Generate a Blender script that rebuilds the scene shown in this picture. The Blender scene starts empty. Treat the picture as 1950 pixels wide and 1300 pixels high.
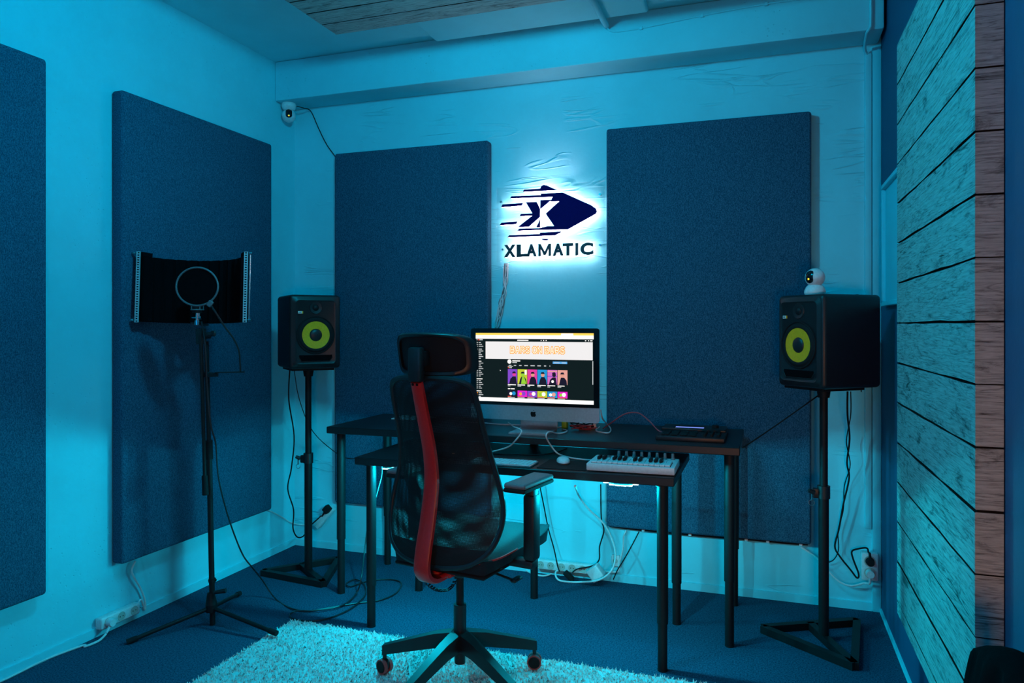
import bpy, bmesh, math, random
from mathutils import Vector, Matrix
random.seed(7)
S = bpy.context.scene
COL = S.collection
R = math.radians
# ------------------------------------------------------------------ camera, lights, exposure
F, CX, HY, H, YAW = 1398.0, 975.0, 621.0, 1.38, R(19.1)          # focal length in pixels of the 1950x1300 frame
cam = bpy.data.cameras.new('camera'); cam_o = bpy.data.objects.new('camera', cam); COL.objects.link(cam_o)
cam.sensor_width = 36.0; cam.lens = F / 1950 * 36; cam.shift_y = -(650 - HY) / 1950; cam.clip_start = .02
cam_o.location = (0, 0, H); cam_o.rotation_euler = (R(90), 0, YAW)
S.camera = cam_o
S.view_settings.view_transform = 'Standard'; S.view_settings.look = 'None'
S.view_settings.exposure = 0.0; S.view_settings.gamma = 1.0; S.view_settings.use_curve_mapping = False
w = bpy.data.worlds.new('world'); S.world = w; w.use_nodes = True
w.node_tree.nodes['Background'].inputs[0].default_value = (.0, .004, .01, 1); w.node_tree.nodes['Background'].inputs[1].default_value = .3

def area(name, loc, target, size, power, color, size_y=None):
    l = bpy.data.lights.new(name, 'AREA'); l.energy = power; l.color = color; l.size = size
    if size_y: l.shape = 'RECTANGLE'; l.size_y = size_y
    o = bpy.data.objects.new(name, l); COL.objects.link(o); o.location = loc
    o.rotation_euler = (Vector(target) - Vector(loc)).to_track_quat('-Z', 'Y').to_euler()
    return o
def bulb(name, loc, radius, power, color):
    l = bpy.data.lights.new(name, 'POINT'); l.energy = power; l.color = color; l.shadow_soft_size = radius
    o = bpy.data.objects.new(name, l); COL.objects.link(o); o.location = loc; return o
bulb('cyan_pendant_light', (-1.1, 2.10, 2.78), .08, 102, (0.0, .52, .80))
area('blue_room_light', (-1.6, -.9, 2.0), (-1.2, 3.0, 1.0), .5, 6, (0.0, .30, .85))
se = area('sign_spill_light', (-1.137, 3.885, 2.165), (-1.137, 3.84, 2.75), .30, .38, (1.0, .50, .62), .010); se.data.spread = R(120)  # added lamp floating above the sign, brightens the beam underside
wd = area('warm_rear_light', (.30, -.9, .95), (-.1, 3.2, .75), .4, 6.5, (1.0, .38, .13)); wd.data.spread = R(95)  # unseen warm light behind the camera; the rear wall has no doorway
for k_ in range(5): bulb('desk_strip_light', (-1.055 + .27 * (k_ - 2), 3.0, .728), .012, (26, 7, 6, 7, 19)[k_], (0.0, .74, 1.0))

# ------------------------------------------------------------------ helpers
FW = Vector((-math.sin(YAW), math.cos(YAW), 0)); RT = Vector((math.cos(YAW), math.sin(YAW), 0)); CAM = Vector((0, 0, H))
def ray(u, v): return FW + RT * ((u - CX) / F) + Vector((0, 0, (HY - v) / F))
def onZ(u, v, z): d = ray(u, v); return CAM + d * ((z - H) / d.z)
def onY(u, v, y): d = ray(u, v); return CAM + d * (y / d.y)
def onX(u, v, x): d = ray(u, v); return CAM + d * (x / d.x)
def PD(u, v, depth): return CAM + ray(u, v) * depth

def nmat(name, base=(.5, .5, .5), rough=.6, metal=0.0, spec=.5, emit=None, estr=0.0):
    m = bpy.data.materials.new(name); m.use_nodes = True
    b = m.node_tree.nodes['Principled BSDF']
    b.inputs['Base Color'].default_value = (*base, 1); b.inputs['Roughness'].default_value = rough
    b.inputs['Metallic'].default_value = metal; b.inputs['Specular IOR Level'].default_value = spec
    if emit: b.inputs['Emission Color'].default_value = (*emit, 1); b.inputs['Emission Strength'].default_value = estr
    return m
class NT:
    def __init__(s, m): s.t = m.node_tree; s.b = s.t.nodes['Principled BSDF']; s.tc = s.n('ShaderNodeTexCoord')
    def n(s, t, **k):
        x = s.t.nodes.new(t)
        for a, v in k.items(): setattr(x, a, v)
        return x
    def l(s, a, b): s.t.links.new(a, b)
    def mapping(s, scale=(1, 1, 1), src='Object', rot=(0, 0, 0)):
        mp = s.n('ShaderNodeMapping'); mp.inputs['Scale'].default_value = scale; mp.inputs['Rotation'].default_value = rot
        s.l(s.tc.outputs[src], mp.inputs['Vector']); return mp.outputs[0]
    def noise(s, vec, scale, detail=4, rough=.6, dist=0):
        x = s.n('ShaderNodeTexNoise'); x.inputs['Scale'].default_value = scale; x.inputs['Detail'].default_value = detail
        x.inputs['Roughness'].default_value = rough; x.inputs['Distortion'].default_value = dist
        s.l(vec, x.inputs['Vector']); return x.outputs['Fac']
    def ramp(s, fac, stops):
        x = s.n('ShaderNodeValToRGB'); e = x.color_ramp.elements
        while len(e) < len(stops): e.new(.5)
        for i, (p, c) in enumerate(stops):
            e[i].position = p; e[i].color = (*c, 1) if len(c) == 3 else c
        s.l(fac, x.inputs[0]); return x.outputs[0]
    def math(s, op, a, b=None):
        x = s.n('ShaderNodeMath', operation=op)
        for i, q in enumerate((a, b)):
            if q is None: continue
            if isinstance(q, (int, float)): x.inputs[i].default_value = q
            else: s.l(q, x.inputs[i])
        return x.outputs[0]
    def mix(s, fac, a, b, mode='MIX'):
        x = s.n('ShaderNodeMixRGB', blend_type=mode)
        for i, q in ((0, fac), (1, a), (2, b)):
            if isinstance(q, (int, float)): x.inputs[i].default_value = q
            elif isinstance(q, tuple): x.inputs[i].default_value = (*q, 1)
            else: s.l(q, x.inputs[i])
        return x.outputs[0]
    def bump(s, h, strength=.3, dist=.01, prev=None):
        x = s.n('ShaderNodeBump'); x.inputs['Strength'].default_value = strength; x.inputs['Distance'].default_value = dist
        s.l(h, x.inputs['Height'])
        if prev: s.l(prev, x.inputs['Normal'])
        s.l(x.outputs[0], s.b.inputs['Normal']); return x.outputs[0]
    def color(s, c): s.l(c, s.b.inputs['Base Color'])

M = {}
def paint(name, base, pits=.0, strokes=.0, seam=False):
    m = nmat(name, base, .62, spec=.35); t = NT(m); v = t.mapping()
    lo = tuple(x * .9 for x in base)
    t.color(t.ramp(t.noise(v, 2.2, 6), [(.3, lo), (.65, base)]))
    pv = t.bump(t.noise(v, 60, 5), .12, .004)
    if strokes:
        def stroke(ang, sc, lo):
            n_ = t.noise(t.mapping((.35, 1, 2.6), rot=(0, R(ang), 0)), sc, 2, .5, .9)
            return t.ramp(t.math('ABSOLUTE', t.math('SUBTRACT', n_, lo)), [(.0, (1, 1, 1)), (.022, (0, 0, 0))])
        gate = t.ramp(t.noise(v, 2.7, 2), [(.50, (0, 0, 0)), (.60, (1, 1, 1))])
        hgt = t.mix(1.0, t.mix(1.0, stroke(40, 3.1, .42), stroke(-25, 3.6, .6), 'LIGHTEN'), gate, 'MULTIPLY')
        hgt = t.mix(.35, hgt, t.noise(t.mapping((1, 1, .5), rot=(0, R(35), 0)), 7, 5, .6, .8))
        pv = t.bump(hgt, strokes, .010, pv)
    if pits:
        x = t.n('ShaderNodeTexVoronoi'); x.inputs['Scale'].default_value = 42; t.l(v, x.inputs['Vector'])
        d = t.ramp(x.outputs['Distance'], [(.0, (0, 0, 0)), (.16, (1, 1, 1))])
        g = t.ramp(t.noise(v, 3.0, 3), [(.52, (1, 1, 1)), (.64, (0, 0, 0))])
        hgt = t.mix(1.0, d, g, 'LIGHTEN')
        t.bump(hgt, pits, .006, pv)
    return m
def fabric(name, a, b, sc=260):
    m = nmat(name, a, .95, spec=.12); t = NT(m); v = t.mapping()
    n1 = t.noise(v, sc, 3, .7); n2 = t.noise(t.mapping((1, 1, .25)), 420, 2)
    n = t.math('ADD', t.math('MULTIPLY', n1, .6), t.math('MULTIPLY', n2, .4))
    t.color(t.ramp(n, [(.41, a), (.59, b)]))
    t.bump(n, .35, .003); return m
def wood(name, sc=(1.0, 1.0, 15.0), sc2=(1, 1, 3.2)):
    m = nmat(name, (.5, .47, .42), .8, spec=.2); t = NT(m)
    oi = t.n('ShaderNodeObjectInfo')
    mp = t.n('ShaderNodeMapping'); mp.inputs['Scale'].default_value = sc
    cb = t.n('ShaderNodeCombineXYZ'); rr = t.math('MULTIPLY', oi.outputs['Random'], 37.0)
    t.l(rr, cb.inputs[0]); t.l(rr, cb.inputs[1]); t.l(rr, cb.inputs[2])
    t.l(t.tc.outputs['Object'], mp.inputs['Vector']); t.l(cb.outputs[0], mp.inputs['Location'])
    v = mp.outputs[0]
    fine = t.noise(v, 13, 8, .70, .4); broad = t.noise(v, 1.1, 4, .55, 1.0)
    mp2 = t.n('ShaderNodeMapping'); mp2.inputs['Scale'].default_value = sc2
    t.l(t.tc.outputs['Object'], mp2.inputs['Vector']); t.l(cb.outputs[0], mp2.inputs['Location'])
    blot = t.noise(mp2.outputs[0], 5.5, 8, .75, .8)
    q = t.math('PINGPONG', t.math('MULTIPLY', broad, 9.0), .5)
    ring = t.ramp(q, [(.0, (.25, .25, .25)), (.12, (1, 1, 1))])
    crack = t.ramp(t.math('PINGPONG', t.math('MULTIPLY', t.noise(v, .9, 4, .6, .7), 3.0), .5), [(.0, (.03, .03, .03)), (.03, (1, 1, 1))])
    c = t.ramp(fine, [(.30, (.06, .07, .07)), (.43, (.32, .38, .36)), (.62, (.46, .55, .52))])
    c = t.mix(.55, c, ring, 'MULTIPLY')
    c = t.mix(.8, c, t.ramp(blot, [(.32, (.10, .10, .10)), (.46, (1, 1, 1))]), 'MULTIPLY')
    c = t.mix(.9, c, crack, 'MULTIPLY')
    t.color(c)
    t.bump(t.math('ADD', fine, t.math('MULTIPLY', q, .5)), .35, .004); return m
WALLC = (.19, .76, .84)
M['wall'] = paint('painted_concrete', WALLC, pits=.55)
M['plaster'] = paint('trowelled_plaster', WALLC, strokes=.6)
M['beam'] = paint('painted_beam', WALLC, pits=.7)
M['ceil'] = paint('ceiling_paint', (.22, .84, .90))
M['trim'] = paint('trim_paint', WALLC)
M['dark_wall'] = paint('dark_blue_paint', (.012, .085, .17))
M['fabric'] = fabric('grey_blue_felt', (.010, .050, .092), (.048, .145, .215), 210)
M['carpet'] = fabric('dark_carpet', (.006, .022, .045), (.048, .105, .165), 150)
M['wood'] = wood('weathered_wood'); M['wood_ceiling'] = wood('weathered_wood_ceiling', (1, 15, 1), (1, 3.2, 1))
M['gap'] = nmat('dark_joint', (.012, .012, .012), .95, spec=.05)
def blk(name, c, r, bump=0, spec=.5, metal=0.0):
    m = nmat(name, c, r, metal, spec); t = NT(m); n = t.noise(t.mapping(), 120, 3)
    t.color(t.ramp(n, [(.3, tuple(x * .85 for x in c)), (.7, c)]))
    if bump: t.bump(n, bump, .002)
    return m
M['black'] = blk('black_plastic', (.012, .012, .014), .42, .05)
M['matte'] = blk('matte_black', (.010, .010, .011), .75, .1, .25)
M['foam'] = blk('black_foam', (.004, .004, .005), .98, .5, .04)
M['metal_black'] = blk('black_powder_coat', (.007, .008, .009), .55, .03, .3)
M['desk'] = blk('black_laminate', (.014, .015, .017), .40, .04)
M['leather'] = blk('black_leather', (.016, .017, .021), .68, .25, .15)
M['red'] = blk('red_plastic', (.62, .012, .010), .38, .02)
M['caster_red'] = blk('dull_red_rubber', (.45, .07, .07), .55)
M['white'] = blk('white_plastic', (.78, .78, .78), .38)
M['whiteC'] = blk('white_cable_sheath', (.74, .74, .74), .5)
M['grey'] = blk('grey_plastic', (.16, .16, .17), .5)
M['alu'] = blk('brushed_aluminium', (.62, .62, .64), .38, .02, .5, .75)
M['strip_metal'] = blk('light_grey_metal', (.55, .56, .58), .45)
M['chrome'] = blk('chrome', (.7, .7, .72), .2, 0, .5, 1.0)
M['yellow'] = blk('yellow_woven_cone', (1.0, .44, .004), .5, .2)
M['lime'] = blk('lime_plastic', (.28, .62, .03), .4)
M['redC'] = blk('red_cable_sheath', (.42, .05, .07), .5)
M['brass'] = blk('socket_inner', (.55, .50, .44), .5)
M['navy'] = blk('navy_acrylic', (.003, .005, .10), .85, 0, .08)
M['letter'] = blk('dark_letter', (.030, .034, .045), .4)
M['padtop'] = blk('grey_armpad', (.16, .15, .16), .6, .2)
def emis(name, c, s):
    m = bpy.data.materials.new(name); m.use_nodes = True; nt = m.node_tree; nt.nodes.clear()
    e = nt.nodes.new('ShaderNodeEmission'); o = nt.nodes.new('ShaderNodeOutputMaterial')
    e.inputs[0].default_value = (*c, 1); e.inputs[1].default_value = s; nt.links.new(e.outputs[0], o.inputs[0]); return m
def glassy(name, tint, f):
    m = bpy.data.materials.new(name); m.use_nodes = True; nt = m.node_tree; nt.nodes.clear()
    o = nt.nodes.new('ShaderNodeOutputMaterial'); mx = nt.nodes.new('ShaderNodeMixShader'); tr = nt.nodes.new('ShaderNodeBsdfTransparent')
    gl = nt.nodes.new('ShaderNodeBsdfGlossy'); gl.inputs['Roughness'].default_value = .08; tr.inputs[0].default_value = (*tint, 1)
    mx.inputs[0].default_value = f; nt.links.new(tr.outputs[0], mx.inputs[1]); nt.links.new(gl.outputs[0], mx.inputs[2]); nt.links.new(mx.outputs[0], o.inputs[0]); return m
M['acrylic'] = glassy('clear_acrylic', (.96, .98, .98), .05)
def meshcloth(name, pu, pv, hole):
    """woven mesh: threads with real gaps, laid out in the surface's own UV in metres"""
    m = bpy.data.materials.new(name); m.use_nodes = True; nt = m.node_tree; b = nt.nodes['Principled BSDF']; o = nt.nodes['Material Output']
    b.inputs['Base Color'].default_value = (.010, .010, .011, 1); b.inputs['Roughness'].default_value = .6; b.inputs['Specular IOR Level'].default_value = .3
    uv = nt.nodes.new('ShaderNodeUVMap'); sp = nt.nodes.new('ShaderNodeSeparateXYZ'); nt.links.new(uv.outputs[0], sp.inputs[0])
    def wv(out, p):
        a = nt.nodes.new('ShaderNodeMath'); a.operation = 'MULTIPLY'; a.inputs[1].default_value = 2 * math.pi / p; nt.links.new(out, a.inputs[0])
        s = nt.nodes.new('ShaderNodeMath'); s.operation = 'SINE'; nt.links.new(a.outputs[0], s.inputs[0]); return s.outputs[0]
    ad = nt.nodes.new('ShaderNodeMath'); ad.operation = 'ADD'; nt.links.new(wv(sp.outputs[0], pu), ad.inputs[0]); nt.links.new(wv(sp.outputs[1], pv), ad.inputs[1])
    gt = nt.nodes.new('ShaderNodeMath'); gt.operation = 'GREATER_THAN'; gt.inputs[1].default_value = hole; nt.links.new(ad.outputs[0], gt.inputs[0])
    tr = nt.nodes.new('ShaderNodeBsdfTransparent'); mx = nt.nodes.new('ShaderNodeMixShader')
    nt.links.new(gt.outputs[0], mx.inputs[0]); nt.links.new(b.outputs[0], mx.inputs[1]); nt.links.new(tr.outputs[0], mx.inputs[2]); nt.links.new(mx.outputs[0], o.inputs[0]); return m

class MB:
    def __init__(s): s.v = []; s.f = []
    def add(s, vs, fs, mat=None):
        o = len(s.v)
        s.v += [tuple(mat @ Vector(v)) if mat else tuple(v) for v in vs]
        s.f += [tuple(o + i for i in f) for f in fs]; return s
    def box(s, x0, x1, y0, y1, z0, z1, mat=None):
        vs = [(x, y, z) for z in (z0, z1) for y in (y0, y1) for x in (x0, x1)]
        return s.add(vs, [(0, 2, 3, 1), (4, 5, 7, 6), (0, 1, 5, 4), (2, 6, 7, 3), (0, 4, 6, 2), (1, 3, 7, 5)], mat)
    def rbox(s, x0, x1, y0, y1, z0, z1, r=.01, seg=2, mat=None):
        bm = bmesh.new(); bmesh.ops.create_cube(bm, size=1)
        for v in bm.verts: v.co = Vector(((x0 + x1) / 2 + v.co.x * (x1 - x0), (y0 + y1) / 2 + v.co.y * (y1 - y0), (z0 + z1) / 2 + v.co.z * (z1 - z0)))
        bmesh.ops.bevel(bm, geom=bm.edges[:], offset=r, segments=seg, profile=.5, affect='EDGES')
        bm.verts.index_update(); s.add([v.co.copy() for v in bm.verts], [tuple(v.index for v in f.verts) for f in bm.faces], mat); bm.free(); return s
    def cyl(s, p0, p1, r0, r1=None, n=16, caps=True):
        r1 = r0 if r1 is None else r1; p0 = Vector(p0); p1 = Vector(p1); d = (p1 - p0).normalized()
        a = d.orthogonal().normalized(); b = d.cross(a); vs = []
        for p, r in ((p0, r0), (p1, r1)):
            vs += [p + (a * math.cos(2 * math.pi * i / n) + b * math.sin(2 * math.pi * i / n)) * r for i in range(n)]
        fs = [(i, (i + 1) % n, n + (i + 1) % n, n + i) for i in range(n)]
        if caps: fs += [tuple(range(n))[::-1], tuple(range(n, 2 * n))]
        return s.add(vs, fs)
    def tube(s, pts, r, n=8, smooth=6, caps=True, closed=False):
        pts = [Vector(p) for p in pts]
        if smooth and len(pts) > 2: pts = spline(pts, smooth, closed)
        rs = r if isinstance(r, (list, tuple)) else [r] * len(pts)
        k = len(pts); vs = []; prev = None
        for i, p in enumerate(pts):
            if closed: d = (pts[(i + 1) % k] - pts[i - 1])
            else: d = pts[min(i + 1, k - 1)] - pts[max(i - 1, 0)]
            d = d.normalized() if d.length > 1e-9 else Vector((0, 0, 1))
            a = d.orthogonal().normalized() if prev is None else (prev - d * prev.dot(d))
            a = a.normalized() if a.length > 1e-6 else d.orthogonal().normalized()
            prev = a; b = d.cross(a)
            vs += [p + (a * math.cos(2 * math.pi * j / n) + b * math.sin(2 * math.pi * j / n)) * rs[min(i, len(rs) - 1)] for j in range(n)]
        fs = []
        for i in range(k if closed else k - 1):
            q = (i + 1) % k
            fs += [(i * n + j, i * n + (j + 1) % n, q * n + (j + 1) % n, q * n + j) for j in range(n)]
        if caps and not closed: fs += [tuple(range(n))[::-1], tuple(range((k - 1) * n, k * n))]
        return s.add(vs, fs)
    def lathe(s, prof, n=32, mat=None):
        vs = []; fs = []
        for r, z in prof: vs += [(r * math.cos(2 * math.pi * j / n), r * math.sin(2 * math.pi * j / n), z) for j in range(n)]
        for i in range(len(prof) - 1):
            fs += [(i * n + j, i * n + (j + 1) % n, (i + 1) * n + (j + 1) % n, (i + 1) * n + j) for j in range(n)]
        return s.add(vs, fs, mat)
    def prism(s, poly, d0, d1, mat=None):            # polygon in x,z extruded along y
        k = len(poly); vs = [(x, d0, z) for x, z in poly] + [(x, d1, z) for x, z in poly]
        return s.add(vs, [tuple(range(k)), tuple(range(k, 2 * k))[::-1]] + [(i, k + i, k + (i + 1) % k, (i + 1) % k) for i in range(k)], mat)
    def sweep(s, path, section, up=Vector((1, 0, 0)), smooth=6, scale=None):
        pts = spline([Vector(p) for p in path], smooth) if smooth else [Vector(p) for p in path]
        k = len(pts); n = len(section); vs = []
        for i, p in enumerate(pts):
            d = (pts[min(i + 1, k - 1)] - pts[max(i - 1, 0)]).normalized(); b = d.cross(up).normalized()
            q = scale(i / (k - 1)) if scale else 1.0
            vs += [p + up * (x * q) + b * y for x, y in section]
        fs = [(i * n + j, i * n + (j + 1) % n, (i + 1) * n + (j + 1) % n, (i + 1) * n + j) for i in range(k - 1) for j in range(n)]
        fs += [tuple(range(n))[::-1], tuple(range((k - 1) * n, k * n))]
        return s.add(vs, fs)
    def build(s, name, mat, parent=None, smooth=40, recalc=True):
        me = bpy.data.meshes.new(name); me.from_pydata(s.v, [], s.f)
        if recalc:
            bm = bmesh.new(); bm.from_mesh(me); bmesh.ops.recalc_face_normals(bm, faces=bm.faces[:]); bm.to_mesh(me); bm.free()
        if smooth:
            me.polygons.foreach_set('use_smooth', [True] * len(me.polygons)); me.set_sharp_from_angle(angle=R(smooth))
        me.materials.append(mat); o = bpy.data.objects.new(name, me); COL.objects.link(o)
        if parent: o.parent = parent
        return o
def spline(p, n, closed=False):
    out = []; k = len(p)
    for i in range(k if closed else k - 1):
        a, b, c, d = (p[(i - 1) % k], p[i], p[(i + 1) % k], p[(i + 2) % k]) if closed else (p[max(i - 1, 0)], p[i], p[i + 1], p[min(i + 2, k - 1)])
        for j in range(n):
            t = j / n
            out.append(.5 * ((2 * b) + (c - a) * t + (2 * a - 5 * b + 4 * c - d) * t * t + (3 * b - a - 3 * c + d) * t ** 3))
    if not closed: out.append(p[-1])
    return out
def tag(o, label=None, cat=None, group=None, kind=None):
    if label: o['label'] = label
    if cat: o['category'] = cat
    if group: o['group'] = group
    if kind: o['kind'] = kind
    return o
def thing(name, label, cat, loc=(0, 0, 0), rz=0.0, group=None, rot=None):
    o = bpy.data.objects.new(name, None); COL.objects.link(o); o.empty_display_size = .05
    o.location = loc; o.rotation_euler = rot if rot else (0, 0, rz); return tag(o, label, cat, group)
def struct(o): o['kind'] = 'structure'; return o
def dup(o, parent=None):
    c = o.copy(); COL.objects.link(c); c.parent = parent
    for ch in list(o.children): dup(ch, c)
    return c
def cable(name, label, pts, r, mat, cat='cable', group=None, smooth=7):
    return tag(MB().tube(pts, r, 7, smooth).build(name, mat), label, cat, group)
def glyphs(text, size, offset=0.0, extrude=0.0, space=1.0):
    """flat letter outlines of the built-in font as (verts, faces), one entry per character"""
    cu = bpy.data.curves.new('t', 'FONT'); cu.body = text; cu.size = size; cu.offset = offset; cu.extrude = extrude; cu.fill_mode = 'BOTH'; cu.space_character = space
    o = bpy.data.objects.new('t', cu); COL.objects.link(o)
    me = bpy.data.meshes.new_from_object(o.evaluated_get(bpy.context.evaluated_depsgraph_get()))
    vs = [v.co.copy() for v in me.vertices]; fs = [tuple(p.vertices) for p in me.polygons]
    bpy.data.objects.remove(o); bpy.data.curves.remove(cu); bpy.data.meshes.remove(me); return vs, fs

# ------------------------------------------------------------------ room shell
XL, XR, YW, ZC, YR = -2.82, .525, 3.94, 2.985, -1.35
struct(MB().box(XL - .1, XR + .1, YR - .1, YW + .1, -.1, 0).build('floor', M['carpet'], smooth=0))
struct(MB().box(XL - .1, XR + .1, YR - .1, YW + .1, ZC, ZC + .1).build('ceiling', M['ceil'], smooth=0))
struct(MB().box(XL - .1, XL, YR, YW, 0, ZC).build('wall_left', M['wall'], smooth=0))
struct(MB().box(XL - .1, XR + .1, YW, YW + .1, 0, ZC).build('wall_back', M['plaster'], smooth=0))
struct(MB().box(XR, XR + .1, YR, YW, 0, ZC).build('wall_right', M['dark_wall'], smooth=0))
struct(MB().box(XL - .1, XR + .1, YR - .1, YR, 0, ZC).build('wall_rear', M['wall'], smooth=0))
struct(MB().rbox(XL, XR - .012, YW - .20, YW, 2.745, ZC, .012, 2).build('trim_1', M['beam']))                 # concrete beam
struct(MB().rbox(-1.72, -.555, 2.3, 3.69, 2.945, ZC, .014, 3).build('trim_2', M['ceil']))                     # boxed duct under the ceiling
struct(MB().rbox(.484, XR, YW - .02, YW, .0, 2.735, .006, 2).build('trim_3', M['trim']))                      # corner strip
struct(MB().rbox(.452, .482, YW - .022, YW, .40, 2.70, .004, 2).build('trim_4', M['trim']))                   # cable trunking
struct(MB().box(XL, .484, YW - .010, YW, 0, .040).build('baseboard_back', M['trim'], smooth=0))
struct(MB().box(XL, XL + .010, YR, YW - .010, 0, .040).build('baseboard_left', M['trim'], smooth=0))
struct(MB().box(XR - .008, XR, YR, YW - .02, 0, .022).build('baseboard_right', M['trim'], smooth=0))
# pipe under the duct, cable clipped along the beam, junction box
struct(MB().cyl((-.775, 2.4, 2.922), (-.775, 3.715, 2.922), .016, n=12).build('trim_5', M['trim']))
pc = MB(); by = YW - .204
beam_cable = [Vector((-.775, by - .02, 2.915)), Vector((-.74, by, 2.893)), Vector((-.60, by, 2.893)), Vector((-.30, by, 2.915)), Vector((0, by, 2.93)), Vector((.25, by, 2.93)), Vector((.40, by, 2.932))]
t = tag(MB().tube(beam_cable, .0045, 7).build('painted_cable', M['trim']), 'thin painted cable clipped along the top of the ceiling beam', 'cable')
for x, z in ((-.60, 2.893), (-.30, 2.915), (.0, 2.93), (.25, 2.93)):
    MB().rbox(x - .008, x + .008, by - .007, by + .003, z - .010, z + .008, .002, 1).build('cable_clip', M['trim'], t)
jb = thing('junction_box', 'small square junction box high on the beam in the right corner', 'junction box', (.445, by, 2.93))
MB().rbox(-.05, .05, -.022, .003, -.025, .05, .004, 2).build('body', M['trim'], jb); MB().rbox(-.046, .046, -.027, -.021, -.021, .046, .002, 1).build('lid', M['trim'], jb)
cable('painted_cable', 'painted cable dropping from the junction box to the corner trunking', [(.455, by - .006, 2.905), (.455, by - .006, 2.80), (.452, by - .006, 2.755), (.44, by + .01, 2.735), (.448, YW - .05, 2.715), (.465, YW - .012, 2.69)], .007, M['trim'])

# ------------------------------------------------------------------ acoustic panels
TP = .065
def felt(label, x0, x1, y0, y1, z0, z1):
    c = Vector(((x0 + x1) / 2, (y0 + y1) / 2, z0))
    o = MB().rbox(x0 - c.x, x1 - c.x, y0 - c.y, y1 - c.y, 0, z1 - z0, .014, 3).build('acoustic_panel', M['fabric'])
    o.location = c; o.location += Vector((.002, 0, 0)) if x0 == XL else Vector((0, -.002, 0)); return tag(o, label, 'acoustic panel', 'grey blue felt acoustic panels')
felt('felt acoustic panel on the left wall behind the microphone stand', XL, XL + TP, 2.562, 3.629, .300, 2.452)
felt('felt acoustic panel cut off by the left edge of the photo', XL, XL + TP, 1.13, 2.196, .295, 2.460)
felt('felt acoustic panel on the back wall left of the lit sign', -2.488, -1.485, YW - TP, YW, .306, 2.432)
felt('felt acoustic panel on the back wall right of the lit sign', -.809, .209, YW - TP, YW, .308, 2.435)
# wood panel on the right wall: separate boards on a dark core
wp = thing('wood_panel', 'weathered board panel standing off the dark blue right wall', 'wood panel', (XR - .002, 2.535, .30))
xf = .466 - XR
MB().box(xf + .006, 0, -.540, .540, .004, 2.134).build('core', M['gap'], wp, smooth=0)
joints = [0.0] + [1.392 - .30 + k * .1487 for k in range(-7, 7)] + [2.138]
joints = [j for i, j in enumerate(joints) if i == 0 or j - joints[i - 1] > .03]
def board(name, L, thick, h0, h1, seedk, mat, parent, axis):
    """one uneven board: length along y (wall) or x (ceiling), edges wandering by a few millimetres"""
    rnd = random.Random(seedk); n = 9; g = .0018; vs = []; fs = []
    for i in range(n + 1):
        s = -L / 2 + L * i / n; a = h0 + g + rnd.uniform(-.0012, .0022); b = h1 - g + rnd.uniform(-.0022, .0012); k = .0012
        prof = [(0, a), (0, b), (thick - k, b), (thick, b - k), (thick, a + k), (thick - k, a)]
        for d, hh in prof: vs.append((-d, s, hh) if axis == 'wall' else (s, hh, -d))
    m = 6
    for i in range(n): fs += [(i * m + j, i * m + (j + 1) % m, (i + 1) * m + (j + 1) % m, (i + 1) * m + j) for j in range(m)]
    fs += [tuple(range(m))[::-1], tuple(range(n * m, (n + 1) * m))]
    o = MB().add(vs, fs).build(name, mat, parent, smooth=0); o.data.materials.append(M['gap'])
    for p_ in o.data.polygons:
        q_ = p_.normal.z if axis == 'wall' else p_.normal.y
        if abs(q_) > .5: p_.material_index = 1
    return o
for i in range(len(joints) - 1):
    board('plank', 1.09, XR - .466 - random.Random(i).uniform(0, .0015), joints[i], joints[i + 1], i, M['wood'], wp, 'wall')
cp = thing('wood_ceiling_panel', 'weathered board panel hanging flat under the ceiling', 'wood panel', (-1.03, 3.29, 2.945))
MB().box(-1.06, 1.06, -1.06, -.005, -.050, 0).build('core', M['gap'], cp, smooth=0)
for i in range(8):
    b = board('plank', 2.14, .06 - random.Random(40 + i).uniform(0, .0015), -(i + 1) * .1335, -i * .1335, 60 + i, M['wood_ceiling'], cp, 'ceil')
# pale framed board on the right wall behind the wood panel
fx = XR
pf = thing('picture_frame', 'pale framed picture on the dark blue wall beside the wood panel', 'picture frame', (fx - .001, 3.45, 1.47))
MB().box(-.006, 0, -.34, .30, .02, .54).build('picture', M['trim'], pf, smooth=0)
fr = MB()
fr.rbox(-.022, 0, -.36, .32, 0, .022, .003, 1); fr.rbox(-.022, 0, -.36, .32, .538, .56, .003, 1); fr.rbox(-.022, 0, -.36, -.338, .022, .538, .003, 1); fr.rbox(-.022, 0, .298, .32, .022, .538, .003, 1)
fr.build('frame', M['trim'], pf)

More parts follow.
